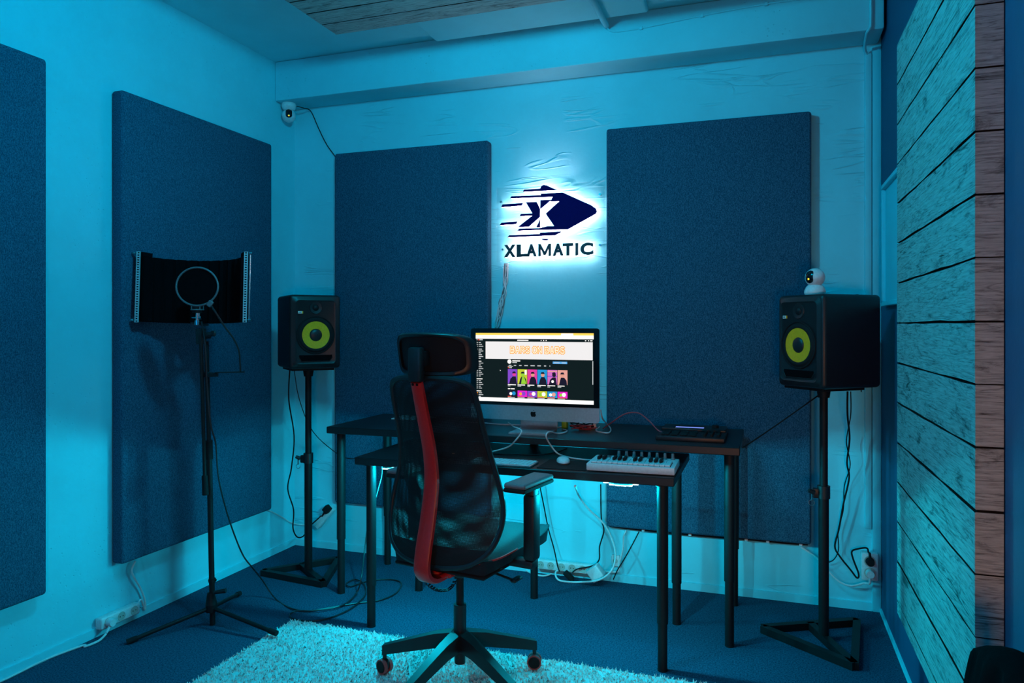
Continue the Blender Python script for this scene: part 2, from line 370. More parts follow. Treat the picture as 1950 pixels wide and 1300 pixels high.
# ------------------------------------------------------------------ lit sign
SY = YW - .045
sign = thing('lit_sign', 'backlit company sign with navy arrowhead logo on clear acrylic', 'sign', (-1.137, YW, 1.745))
def sg(cu, cv): p = onY(900 + cu / 3.823, 300 + cv / 3.823, SY); return (p.x + 1.137, p.z - 1.745)
M['led'] = emis('sign_led', (1.0, .60, .66), 38.0)
MB().rbox(-.312, .312, -.022, -.019, 0, .422, .001, 1).build('acrylic_sheet', M['acrylic'], sign)
for x, z in ((-.285, .34), (.285, .35), (-.275, .07), (.285, .075)):
    MB().cyl((x, -.026, z), (x, 0, z), .006, n=10).build('standoff', M['chrome'], sign)
polys = [
    [(366, 248), (376, 232), (492, 226), (500, 208), (515, 198), (535, 201), (617, 237), (490, 241)],
    [(273, 296), (283, 281), (497, 273), (497, 263), (655, 253), (865, 347), (896, 370), (904, 390), (895, 408), (690, 522), (490, 525), (325, 532), (340, 517), (490, 512), (548, 498), (592, 497), (532, 408), (632, 316), (568, 318), (583, 284)],
    [(493, 309), (572, 306), (493, 372)],
    [(388, 325), (465, 322), (490, 372), (487, 432), (406, 503), (330, 505), (436, 421), (343, 425), (352, 408), (434, 405)],
    [(490, 448), (490, 508), (463, 508)],
    [(208, 360), (218, 340), (364, 330), (355, 348)],
    [(197, 491), (210, 473), (323, 465), (315, 484)],
    [(254, 580), (266, 565), (488, 556), (492, 545), (650, 537), (600, 565)],
    [(502, 590), (556, 592), (540, 602), (510, 600)]]
for k, pl in enumerate(polys):
    q = [sg(*p) for p in pl]
    o = MB().prism(q, -.046, -.034).build('logo_piece', M['navy'], sign, smooth=0)
    MB().prism(q, -.0335, -.0315).build('led_backing', M['led'], o, smooth=0)
tx0, tz0 = sg(228, 728); tx1, tz1 = sg(878, 712); _, th = sg(228, 640)
xs = 0
lets = [('X', 228, 312), ('L', 320, 398), ('A', 390, 466), ('M', 478, 570), ('A', 582, 662), ('T', 655, 732), ('I', 748, 768), ('C', 784, 878)]
for ch, a, b in lets:
    vs, fs = glyphs(ch, 1.0, .050)
    if ch == 'M': vs = [Vector((x, y, 0)) for x, y in ((0, 0), (.19, 0), (.19, .60), (.42, .1), (.58, .1), (.81, .60), (.81, 0), (1, 0), (1, 1), (.82, 1), (.5, .38), (.18, 1), (0, 1))]; fs = [tuple(range(13))]
    mx0 = min(v.x for v in vs); mx1 = max(v.x for v in vs); my0 = min(v.y for v in vs); my1 = max(v.y for v in vs)
    c = (a + b) / 2; base = 727 - (c - 230) * .028; top = base - 90
    x0, z0 = sg(a, base); x1, z1 = sg(b, base); _, z2 = sg(a, top)
    def mp(v, y): return (x0 + (v.x - mx0) / (mx1 - mx0) * (x1 - x0), y, z0 + (v.y - my0) / (my1 - my0) * (z2 - z0))
    from collections import Counter
    def ext(y0, y1):
        n = len(vs); V = [mp(v, y0) for v in vs] + [mp(v, y1) for v in vs]
        cnt = Counter(tuple(sorted((f[i], f[(i + 1) % len(f)]))) for f in fs for i in range(len(f)))
        FF = [tuple(f) for f in fs] + [tuple(n + i for i in f[::-1]) for f in fs]
        for f in fs:
            for i in range(len(f)):
                p, r2 = f[i], f[(i + 1) % len(f)]
                if cnt[tuple(sorted((p, r2)))] == 1: FF.append((p, n + p, n + r2, r2))
        return MB().add(V, FF)
    o = ext(-.046, -.034).build('letter', M['letter'], sign, smooth=0)
    ext(-.0335, -.0315).build('led_backing', M['led'], o, smooth=0)
# thin wires hanging from the sign down behind the desktop computer
rw = random.Random(3); wt = thing('sign_wires', 'loose bundle of thin pale wires hanging below the lit sign', 'wires', (-1.42, YW - .012, 1.05))
for k in range(9):
    pts = []
    for i in range(9):
        s = i / 8; cu = 245 - 40 * s - 55 * s * s + 14 * math.sin(s * 5 + k) ; cv = 770 + 560 * s
        p = onY(900 + (cu + rw.uniform(-20, 20) * math.sin(math.pi * s)) / 3.823, 300 + cv / 3.823, YW - .010 - .004 * rw.random()); pts.append(p - Vector((-1.42, YW - .012, 1.05)))
    MB().tube(pts, .0026, 6).build('wire', M['whiteC'] if k % 4 else M['grey'], wt)

# ------------------------------------------------------------------ desks
def leg(parent, x, y, ztop, zstep, r=.0225):
    m = MB(); m.cyl((x, y, zstep), (x, y, ztop - .008), r, n=20); m.cyl((x, y, ztop - .008), (x, y, ztop), r * 1.5, n=20)
    l = m.build('leg', M['metal_black'], parent); m = MB(); m.cyl((x, y, .004), (x, y, zstep), r * .85, n=20); m.cyl((x, y, 0), (x, y, .006), r * .9, n=20); m.build('leg_extension', M['metal_black'], l)
ZB, ZF = .867, .785
bd = thing('desk', 'long high black desk holding the desktop computer', 'desk', (-1.115, 3.535, 0))
MB().rbox(-1.01, 1.01, -.30, .30, ZB - .034, ZB, .003, 1).build('tabletop', M['desk'], bd)
for x, y in ((-.965, -.232), (-.965, .262), (.965, -.232), (.965, .262), (0.0, .03)): leg(bd, x, y, ZB - .034, .28)
fd = thing('desk', 'short low black desk in front holding the white music keyboard', 'desk', (-1.055, 3.22, 0))
MB().rbox(-.715, .715, -.30, .30, ZF - .034, ZF, .003, 1).build('tabletop', M['desk'], fd)
for x, y in ((-.662, -.24), (-.662, .25), (.662, -.24), (.662, .25)): leg(fd, x, y, ZF - .034, .19)
# light strip stuck under the front desk
M['strip'] = emis('cyan_led', (.45, .85, 1.0), 6.0)
ls = thing('led_strip', 'glowing cyan light strip stuck under the low front desk', 'light strip', (-1.055, 3.0, ZF - .0345))
def sagz(x): return -.004 - .0195 * math.exp(-((x - .49) / .07) ** 4) - .020 * math.exp(-((x + .60) / .05) ** 4)
n_ = 48; V = []; Fc = []
for i in range(n_ + 1):
    x = -.62 + 1.24 * i / n_; z = sagz(x)
    V += [(x, -.006, z), (x, .006, z), (x, .006, z + .003), (x, -.006, z + .003)]
for i in range(n_): Fc += [(i * 4 + j, i * 4 + (j + 1) % 4, i * 4 + 4 + (j + 1) % 4, i * 4 + 4 + j) for j in range(4)]
MB().add(V, Fc + [(0, 1, 2, 3), (n_ * 4, n_ * 4 + 3, n_ * 4 + 2, n_ * 4 + 1)]).build('carrier', M['white'], ls, smooth=0)
for k in range(50):
    x = -.60 + 1.2 * k / 49
    if k == 0: led = MB().box(-.0105, .0105, -.0075, .0075, -.003, 0).build('led', M['strip'], ls, smooth=0); c = led
    else: c = led.copy(); COL.objects.link(c)
    c.location = (x, 0, sagz(x))

# ------------------------------------------------------------------ desktop computer
im = thing('desktop_computer', 'silver all-in-one desktop computer with a lit video page', 'computer', (-1.065, 3.43, ZB))
zb0, zb1, zg = .057, .503, .128
def rrect(x0, x1, z0, z1, r, n=5, corners=(1, 1, 1, 1)):
    pts = []
    for (cx, cz, a0, k) in ((x1 - r, z1 - r, 0, 0), (x0 + r, z1 - r, 90, 1), (x0 + r, z0 + r, 180, 2), (x1 - r, z0 + r, 270, 3)):
        if corners[k]: pts += [(cx + r * math.cos(R(a0 + 90 * i / n)), cz + r * math.sin(R(a0 + 90 * i / n))) for i in range(n + 1)]
        else: pts.append((x1 if k in (0, 3) else x0, z1 if k < 2 else z0))
    return pts
# shell: thin edge and a bulging back
shell = MB(); rings = []
for s, y in ((1.0, -.040), (1.0, -.034), (.94, -.022), (.75, -.004), (.4, .008)):
    zc = (zb0 + zb1) / 2; rings.append([(x * s, y, zc + (z - zc) * s) for x, z in rrect(-.325, .325, zb0, zb1, .012)])
k = len(rings[0]); vs = [p for r_ in rings for p in r_]
fs = [(i * k + j, i * k + (j + 1) % k, (i + 1) * k + (j + 1) % k, (i + 1) * k + j) for i in range(len(rings) - 1) for j in range(k)]
fs += [tuple(range(k)), tuple(range((len(rings) - 1) * k, len(rings) * k))[::-1]]
sh = shell.add(vs, fs).build('case', M['alu'], im)
gl = MB().prism(rrect(-.325, .325, zg, zb1, .012, corners=(1, 1, 0, 0)), -.0425, -.0402).build('glass', nmat('black_glass', (.004, .004, .005), .12), im, smooth=0)
ap = [(0, -.012), (.006, -.0135), (.010, -.011), (.0135, -.004), (.0125, -.002), (.0105, .002), (.0105, .006), (.0125, .0095), (.009, .012), (.004, .0115), (0, .010), (-.004, .0115), (-.009, .012), (-.0125, .009), (-.0138, .003), (-.0125, -.005), (-.009, -.012), (-.005, -.0135)]
lg = MB().prism([(x, z + .088) for x, z in ap], -.0412, -.0400); lg.prism([(x + .0, z + .1035) for x, z in ((0, 0), (.001, .004), (.005, .006), (.004, .002))], -.0412, -.0400)
lg.build('emblem', M['gap'], im, smooth=0)
st = MB(); sec = [(-.095, -.004), (.095, -.004), (.095, .004), (-.095, .004)]
st.sweep([(0, -.13, .004), (0, -.02, .004), (0, .035, .005), (0, .055, .02), (0, .052, .06), (0, .03, .14), (0, .005, .20)], sec, smooth=5)
st.build('stand', M['alu'], im)
SW, SH, SX, SZ = .597, .336, -.2985, zb1 - .023
UI = {}
def ui(col, x0, x1, y0, y1, lay=1, poly=None):
    big = poly is None and (x1 - x0) * (y1 - y0) > .004 or poly is not None
    m = UI.setdefault((col, lay, len(UI) if big else -1), MB()); y = -.0426 - .00012 * lay
    if poly: pts = [(SX + x * SW, y, SZ - z * SH) for x, z in poly]
    else: pts = [(SX + x0 * SW, y, SZ - y1 * SH), (SX + x1 * SW, y, SZ - y1 * SH), (SX + x1 * SW, y, SZ - y0 * SH), (SX + x0 * SW, y, SZ - y0 * SH)]
    m.add(pts, [tuple(range(len(pts)))])
UC = {'page': ((.006, .014, .016), 1), 'white': ((1, .97, .92), 1.25), 'yellow': ((1.0, .62, .10), 1.2), 'banner': ((.90, .88, .88), 1.0), 'orange': ((1.0, .33, .03), 1.25), 'cream': ((1, .88, .70), 1.2), 'text': ((.75, .78, .8), .8),
      'blue': ((.10, .42, .85), 1.0), 'red': ((.95, .10, .05), 1.0), 'purple': ((.26, .08, .68), .9), 'green': ((.35, .75, .05), .9), 'pink': ((.85, .06, .40), .9), 'cyan': ((.02, .35, .75), .9), 'lilac': ((.72, .18, .62), .9), 'peach': ((.90, .42, .36), .9), 'skin': ((.85, .38, .28), .9), 'dark': ((.012, .012, .03), 1), 'lime': ((.65, .72, .05), .9), 'mag': ((.85, .02, .62), 1), 'glow': ((1.0, .72, .45), 1.0)}
ui('page', 0, 1, 0, 1, 0); ui('yellow', 0, 1, 0, .032); ui('white', .735, .835, .004, .034, 2); ui('white', 0, 1, .032, .085); ui('text', .05, .19, .053, .06, 2)
ui('banner', .088, .992, .125, .378); ui('white', 0, 1, .945, 1)
for x, w_ in ((.365, .095), (.565, .006), (.585, .008), (.606, .008), (.93, .010), (.955, .008), (.972, .018)): ui('white', x, x + w_, .098, .112)
ui('red', .022, .034, .092, .108); ui('text', .034, .062, .093, .107); ui('text', .008, .016, .094, .106)
y = .135
for grp, (n, hd) in enumerate(((3, 0), (6, 0), (8, 1), (5, 1), (3, 1))):
    if hd: ui('white', .008, .05 + .01 * (grp % 2), y, y + .011); y += .026
    for i in range(n):
        ui('orange' if grp == 4 else 'text', .009, .018, y, y + .013); ui('text', .027, .045 + .018 * ((i * 7 + grp) % 3) * .6, y + .001, y + .012); y += .0272
    y += .016
def disc(cx, cy, r, n=20, asp=SW / SH): return [(cx + r * math.cos(2 * math.pi * i / n), cy + r * asp * math.sin(2 * math.pi * i / n)) for i in range(n)]
ui('white', 0, 0, 0, 0, 1, disc(.297, .415, .0175)); ui('white', .322, .390, .396, .412); ui('text', .322, .362, .420, .434)
ui('blue', .665, .785, .405, .437); ui('text', .675, .722, .416, .426, 2); ui('text', .74, .775, .416, .426, 2)
for i, x in enumerate((.292, .335, .38, .425, .478, .536, .592, .638)): ui('text', x, x + (.022, .02, .022, .03, .036, .03, .018, .006)[i], .463, .476)
ui('white', .283, .328, .482, .486); ui('red', .284, .292, .496, .510); ui('text', .294, .318, .497, .509)
cols = (('purple', 'pink', 'dark'), ('lime', 'green', 'dark'), ('pink', 'skin', 'dark'), ('cyan', 'skin', 'dark'), ('lilac', 'dark', 'dark'), ('peach', 'skin', 'dark'))
for i, (bg, fg, dk) in enumerate(cols):
    x0 = .283 + i * .0845; x1 = x0 + .0815
    ui(bg, x0, x1, .525, .735)
    c = x0 + (.055, .045, .045, .045, .055, .04)[i]
    ui(dk, 0, 0, 0, 0, 2, [(x0 + .012, .735), (x0 + .022, .665), (c - .012, .630), (c + .014, .630), (x1 - .008, .672), (x1 - .003, .735)])
    ui(fg, 0, 0, 0, 0, 3, disc(c, .600, .0155)); ui('dark', 0, 0, 0, 0, 4, [(c - .018, .585), (c - .012, .560), (c + .008, .556), (c + .017, .585)])
    if i == 1: ui('green', 0, 0, 0, 0, 3, [(x0 + .03, .735), (c - .006, .632), (c + .012, .632), (x1 - .006, .735)]); ui('white', x1 - .02, x1 - .004, .535, .60, 3)
    if i == 4: ui('white', 0, 0, 0, 0, 3, disc(c - .012, .690, .011)); ui('peach', x0, x1, .54, .552, 2); ui('purple', x0, x1, .61, .622, 2)
    ui('white', x0, x0 + .070 - .006 * (i % 3), .745, .756); ui('text', x0, x0 + .022 + .008 * (i % 2), .764, .774)
ui('white', .284, .305, .804, .816); ui('white', .310, .342, .804, .816)
c2 = ('dark', 'mag', 'purple', 'lime', 'cyan', 'mag'); c3 = ('cyan', 'purple', 'white', 'white', 'peach', 'white'); c4 = ('white', 'orange', 'pink', 'green', 'white', 'green')
for i in range(6):
    x0 = .283 + i * .0845; x1 = x0 + .0815
    ui(c2[i], x0, x1, .832, .925); ui(c3[i], 0, 0, 0, 0, 2, disc(x0 + .052, .875, .016)); ui(c4[i], 0, 0, 0, 0, 2, disc(x0 + .026, .88, .012)); ui('red', x0, x0 + .03 + .008 * i, .915, .925, 3); ui('text', x0, x0 + .06, .930, .940)
ui('text', .990, .996, .39, .72, 2); ui('white', 0, 0, 0, 0, 2, [(.215, .535), (.223, .550), (.218, .552), (.216, .558)])
scr = None
for (c, lay, uid), m in UI.items():
    mm = M.setdefault('ui_' + c, emis('ui_' + c, *UC[c]))
    if scr is None: scr = m.build('screen', mm, im, smooth=0, recalc=False)
    else:
        o = m.build('screen_graphic', mm, scr, smooth=0, recalc=False)
        if uid < 0: o['kind'] = 'stuff'
# banner lettering drawn as block strokes: wide orange outline strokes under narrow cream ones
STROKES = {'B': [[(0, 0), (0, 1), (.55, 1), (.7, .88), (.7, .64), (.55, .53), (0, .53)], [(.55, .53), (.75, .4), (.75, .13), (.58, 0), (0, 0)]],
           'A': [[(0, 0), (.38, 1), (.76, 0)], [(.16, .34), (.6, .34)]], 'R': [[(0, 0), (0, 1), (.55, 1), (.72, .86), (.72, .62), (.55, .48), (0, .48)], [(.4, .48), (.75, 0)]],
           'S': [[(.72, .86), (.56, 1), (.18, 1), (.02, .86), (.02, .66), (.18, .54), (.56, .46), (.73, .33), (.73, .13), (.56, 0), (.16, 0), (0, .14)]],
           'O': [[(.2, 0), (0, .25), (0, .75), (.2, 1), (.6, 1), (.8, .75), (.8, .25), (.6, 0), (.2, 0)]], 'N': [[(0, 0), (0, 1), (.75, 0), (.75, 1)]]}
for wd_, mat_, lay in ((.40, 'orange', 6), (.15, 'cream', 7)):
    m = MB(); pen = 0.0; k = .455 * SW / 12.1; y = -.0426 - .00012 * lay
    for ch_ in 'BARS ON BARS':
        for st_ in STROKES.get(ch_, []):
            for (x0, z0), (x1, z1) in zip(st_, st_[1:]):
                d = Vector((x1 - x0, z1 - z0)).normalized(); e = d * wd_ * .42; q = Vector((-d.y, d.x)) * wd_ / 2
                c4 = [Vector((x0, z0)) - e + q, Vector((x0, z0)) - e - q, Vector((x1, z1)) + e - q, Vector((x1, z1)) + e + q]
                y -= .000001; m.add([(SX + .308 * SW + (pen + c.x) * k, y, SZ - .285 * SH + c.y * k * 1.25) for c in c4], [(0, 1, 2, 3)])
        pen += 1.16 if ch_ != ' ' else .42
    tl = m.build('screen_lettering', M.setdefault('ui_' + mat_, emis('ui_' + mat_, *UC[mat_])), scr, smooth=0, recalc=False); tl['kind'] = 'stuff'

# ------------------------------------------------------------------ loudspeakers
RX = Matrix.Rotation(R(90), 4, 'X')
def speaker(label, loc, rz):
    t = thing('loudspeaker', label, 'loudspeaker', loc, rz, 'black studio loudspeakers with yellow cones')
    W, D, Hh = .275, .32, .397
    MB().rbox(-W / 2, W / 2, -D / 2, D / 2, 0, Hh, .020, 4).build('cabinet', M['black'], t)
    y = -D / 2
    bf = MB(); n = 6
    a = rrect(-.124, .124, .012, Hh - .012, .026); b = rrect(-.108, .108, .026, Hh - .030, .022); c = rrect(-.104, .104, .030, Hh - .034, .020)
    k = len(a); V = [(p[0], y - .0005, p[1]) for p in a] + [(p[0], y - .009, p[1]) for p in b] + [(p[0], y - .006, p[1]) for p in c]
    fs = [(i * k + j, i * k + (j + 1) % k, (i + 1) * k + (j + 1) % k, (i + 1) * k + j) for i in range(2) for j in range(k)] + [tuple(range(2 * k, 3 * k))]
    bf.add(V, fs).build('baffle', M['black'], t, smooth=50)
    wz = .181; T = Matrix.Translation((0, y - .006, wz)) @ RX
    ring = MB().lathe([(.1025, 0), (.1015, .004), (.0985, .005), (.096, .0015), (.092, .002), (.088, .0065), (.080, .0085), (.0745, .0060), (.0735, .0035)], 48, T).build('surround', M['matte'], t)
    MB().lathe([(.0735, .0045), (.0330, .0012)], 48, T).build('cone', M['yellow'], t)
    MB().lathe([(.0335, .0012), (.032, .0035), (.025, .0075), (.013, .0100), (.0005, .0108)], 32, T).build('dust_cap', M['black'], t)
    T2 = Matrix.Translation((0, y - .006, .327)) @ RX
    MB().lathe([(.034, .0), (.032, .003), (.029, .0025), (.017, .0006)], 32, T2).build('waveguide', M['black'], t)
    MB().lathe([(.0165, .0008), (.014, .005), (.007, .0078), (.0004, .0085)], 24, T2).build('tweeter', M['metal_black'], t)
    MB().prism([(-.088, .074), (.088, .074), (.088, .058), (.074, .042), (-.074, .042), (-.088, .058)], y - .0066, y - .0058).build('port', M['foam'], t, smooth=0)
    MB().tube([(-.090, y - .0065, .062), (-.075, y - .0075, .0405), (.075, y - .0075, .0405), (.090, y - .0065, .062)], .0022, 6, 0).build('port_lip', M['black'], t)
    bz = .302
    bg = MB().rbox(-.094, -.068, y - .0085, y - .0058, bz - .0065, bz + .0065, .001, 1).build('badge', emis_free('badge_white', (.85, .80, .76)), t)
    MB().box(-.073, -.0675, y - .0088, y - .006, bz - .0065, bz + .0065).build('badge_stripe', M['yellow'], bg, smooth=0)
    vs, fs = glyphs('KRK', .008, .0002); MB().add([(-.0915 + v.x * .95, y - .0090, bz - .0028 + v.y) for v in vs], fs).build('badge_lettering', M['gap'], bg, smooth=0)
    return t
def emis_free(name, c):
    return M.setdefault(name, blk(name, c, .5))
def stand(label, tri, pole, ztop, rz, clamp_z):
    t = thing('speaker_stand', label, 'speaker stand', (pole[0], pole[1], 0), 0, 'black triangular base speaker stands')
    loc = [Vector((p[0] - pole[0], p[1] - pole[1], 0)) for p in tri]
    def bar(a, b, parent=t, w=.016, name='base_bar'):
        d = (b - a).normalized(); s = Vector((-d.y, d.x, 0)) * w; m = MB()
        vs = [a + s, a - s, b - s, b + s]; vs = [v + Vector((0, 0, z)) for z in (0, .032) for v in vs]
        m.add(vs, [(0, 1, 2, 3), (4, 5, 6, 7), (0, 1, 5, 4), (1, 2, 6, 5), (2, 3, 7, 6), (3, 0, 4, 7)]); return m.build(name, M['metal_black'], parent, smooth=0)
    for i in range(3): bar(loc[i], loc[(i + 1) % 3])
    mid = (loc[0] + loc[2]) / 2; bar(mid, loc[1])
    MB().cyl((0, 0, .03), (0, 0, clamp_z), .0215, n=24).build('lower_tube', M['metal_black'], t)
    MB().cyl((0, 0, clamp_z), (0, 0, ztop - .010), .0170, n=24).build('upper_tube', M['metal_black'], t)
    m = MB(); m.cyl((0, 0, clamp_z - .03), (0, 0, clamp_z + .025), .0265, n=24); m.rbox(-.045, -.015, -.014, .014, clamp_z - .030, clamp_z + .012, .004, 2)
    cl = m.build('clamp', M['black'], t); MB().cyl((-.04, -.02, clamp_z - .005), (-.062, -.028, clamp_z + .006), .011, .009, 12).build('knob', M['black'], cl)
    m = MB(); m.tube([(-.050 + .012 * math.cos(q), -.024, clamp_z - .048 + .012 * math.sin(q)) for q in [2 * math.pi * i / 16 for i in range(16)]], .0016, 6, 0, closed=True); m.cyl((-.05, -.024, clamp_z - .036), (-.05, -.024, clamp_z - .008), .003, n=8)
    m.build('locking_pin', M['chrome'], cl)
    q = MB().rbox(-.115, .115, -.115, .115, ztop - .012, ztop, .002, 1, Matrix.Rotation(rz, 4, 'Z')); q.cyl((0, 0, ztop - .05), (0, 0, ztop - .011), .024, .03, 20); q.build('top_plate', M['metal_black'], t)
    return t
RZR, RZL = R(-50), R(48)
ZSR, ZSL = 1.118, 1.152
stand('black speaker stand with triangular base in the right corner', [(-.016, 3.50), (.335, 3.235), (.396, 3.725)], (.238, 3.487), ZSR, RZR, .657)
stand('black speaker stand with triangular base in the left corner', [(-2.639, 3.394), (-2.215, 3.345), (-2.364, 3.728)], (-2.408, 3.49), ZSL, RZL, .650)
speaker('black loudspeaker with yellow cone under the white camera', (.238 + .02, 3.487, ZSR), RZR)
speaker('black loudspeaker with yellow cone in the left corner', (-2.408, 3.49, ZSL), RZL)

# ------------------------------------------------------------------ security cameras
M['lensdot'] = emis('status_light', (1.0, .72, .05), 1.4)
def seccam(label, loc, rz, flip, pitch):
    t = thing('security_camera', label, 'camera', loc, 0, 'white ball security cameras', rot=(R(180) if flip else 0, 0, rz))
    MB().lathe([(.0005, 0), (.040, 0), (.0425, .004), (.0445, .012), (.043, .022), (.036, .036), (.029, .043), (.0005, .044)], 40).build('base', M['white'], t)
    ro = .041; c = Vector((0, 0, .076)); Mx = Matrix.Translation(c) @ Matrix.Rotation(pitch, 4, 'X')
    prof = [(max(.0003, ro * math.sin(math.pi * i / 20)), -ro * math.cos(math.pi * i / 20)) for i in range(21)]
    b = MB().lathe(prof, 40, Mx).build('head', M['white'], t)
    V = []; Fc = []; n1, n2 = 14, 9
    def sp(az, el, r): return Mx @ Vector((r * math.cos(el) * math.sin(az), -r * math.cos(el) * math.cos(az), r * math.sin(el)))
    for i in range(n1 + 1):
        e = R(-42 + 84 * i / n1); q = max(0.0, (abs(math.degrees(e)) - 16) / 26); wv = R(27) * math.sqrt(max(.0, 1 - q * q)) / math.cos(e)
        for j in range(n2 + 1): V.append(sp(-wv + 2 * wv * j / n2, e, ro + .0006))
    for i in range(n1): Fc += [(i * (n2 + 1) + j, i * (n2 + 1) + j + 1, (i + 1) * (n2 + 1) + j + 1, (i + 1) * (n2 + 1) + j) for j in range(n2)]
    fp = MB().add(V, Fc).build('face_plate', nmat('black_gloss', (.004, .004, .006), .15), b)
    d = R(24) if flip else R(-14); p = sp(0, d, ro + .001); nrm = (p - Mx @ Vector((0, 0, 0))).normalized()
    MB().cyl(p, p + nrm * .0012, .0042, n=12).build('status_light', M['lensdot'], fp)
    return t
seccam('white ball security camera sitting on top of the right loudspeaker', (.20, 3.44, ZSR + .397), R(-42), False, R(-4))
pc_ = onZ(563, 196, 2.745)
seccam('white ball security camera hanging upside down under the beam', (-2.765, YW - .135, 2.745), R(-144), True, R(12))
cable('camera_cable', 'thin black cable from the hanging camera down to the felt panel', [(-2.72, YW - .12, 2.728), (-2.69, YW - .09, 2.722), onY(592, 212, YW - .01), onY(607, 245, YW - .006), onY(622, 275, YW - .006), onY(637, 296, YW - .01), (-2.47, YW - .006, 2.36)], .0028, M['matte'])
cable('camera_cable', 'black cable running down behind the right loudspeaker from its camera', [Vector((.258, 3.487, ZSR)) + Matrix.Rotation(RZR, 3, 'Z') @ Vector(q_) for q_ in ((-.012, .02, .4005), (0, .07, .4005), (.01, .13, .4005), (.012, .158, .401), (.012, .172, .39), (.012, .174, .33), (.011, .176, .1), (.01, .176, -.03))], .0025, M['matte'])

# ------------------------------------------------------------------ microphone stand
DM = 3.39
mic0 = onZ(408, 1186, 0)
def L(u, v, d=DM): return PD(u, v, d) - mic0
ms = thing('microphone_stand', 'black tripod microphone stand with its boom folded down', 'microphone stand', mic0)
hub = L(402, 1148)
m = MB(); m.cyl(L(403, 1163), L(402.5, 1150), .026, .026, 20); m.cyl(L(402.5, 1150), L(401.5, 1128), .026, .016, 20); m.build('hub', M['metal_black'], ms)
for k, q in enumerate(((247, 1224), (523, 1208), (455, 1134))):
    e = onZ(q[0], q[1] - 4, .034 if k == 1 else .012) - mic0; s = L(403, 1156); e = e + Vector((0, 0, 0))
    l = MB().cyl(s, e, .0095, n=12).build('leg', M['metal_black'], ms); d = (e - s).normalized(); MB().cyl(e - d * .03, e + d * .012, .0125, n=12).build('rubber_foot', M['matte'], l)
MB().cyl(L(405, 1188), L(398.5, 868), .0125, n=16).build('lower_tube', M['metal_black'], ms)
MB().cyl(L(398.5, 868), L(393, 650), .0100, n=16).build('upper_tube', M['metal_black'], ms)
MB().cyl(L(399, 874), L(398, 838), .0165, .0155, 16).build('clutch', M['matte'], ms)
m = MB(); m.cyl(L(404, 1108), L(404, 1101), .016, n=14); m.cyl(L(397, 1105), L(412, 1104), .005, n=8); m.build('cable_ring', M['metal_black'], ms)
kn = MB().cyl(L(408, 1128, DM - .02), L(430, 1124, DM - .02), .008, .011, 12).build('leg_knob', M['black'], ms)
bm_ = MB().cyl(L(382, 625, DM - .03), L(391, 940, DM - .03), .0085, n=14).build('boom', M['metal_black'], ms)
m = MB(); m.cyl(L(390, 905, DM - .03), L(391.5, 942, DM - .03), .0135, .0145, 14); m.build('grip', M['matte'], bm_)
m = MB(); m.rbox(-.016, .016, -.02, .02, -.032, .040, .006, 2, Matrix.Translation(L(383, 642, DM - .02))); m.cyl(L(383, 640, DM - .02), L(400, 638, DM - .02), .015, n=14)
j = m.build('swivel', M['black'], ms); m = MB(); m.cyl(L(396, 637, DM - .03), L(404, 636, DM - .03), .011, n=10); m.rbox(-.006, .020, -.006, .006, -.010, .016, .004, 1, Matrix.Translation(L(404, 636, DM - .03))); m.build('wing_knob', M['black'], j)
# clamp that carries the gooseneck
m = MB(); m.cyl(L(390, 714, DM - .02), L(414, 713, DM - .03), .010, n=12); m.rbox(-.014, .014, -.016, .016, -.012, .012, .004, 1, Matrix.Translation(L(395, 713, DM - .01))); m.build('clamp', M['black'], ms)
# reflection filter
fc = PD(374, 560, DM + .02)
rf = thing('reflection_filter', 'black curved foam reflection filter around the microphone', 'reflection filter', (fc.x, fc.y, 1.400), YAW + R(1), rot=(R(-3.5), 0, YAW + R(1)))
RFr, half = .272, R(66); yc = .11 - RFr             # arc opens towards the camera (local -y)
def arc(r, a): return (r * math.sin(a), yc + r * math.cos(a))
n = 44; V = []; Fc = []
for i in range(n + 1):
    a = -half + 2 * half * i / n; saw = .004 * (i % 4 == 0)
    for r_, z in ((RFr + .006, 0), (RFr + .006, .302), (RFr - .020 - saw * 2.2, .300 - saw * .9), (RFr - .020 - saw * 2.2, .002)): x, y = arc(r_, a); V.append((x, y, z))
for i in range(n): Fc += [(i * 4 + j, i * 4 + (j + 1) % 4, (i + 1) * 4 + (j + 1) % 4, (i + 1) * 4 + j) for j in range(4)]
Fc += [(0, 1, 2, 3), (n * 4, n * 4 + 3, n * 4 + 2, n * 4 + 1)]
MB().add(V, Fc).build('foam_shell', M['foam'], rf, smooth=0)
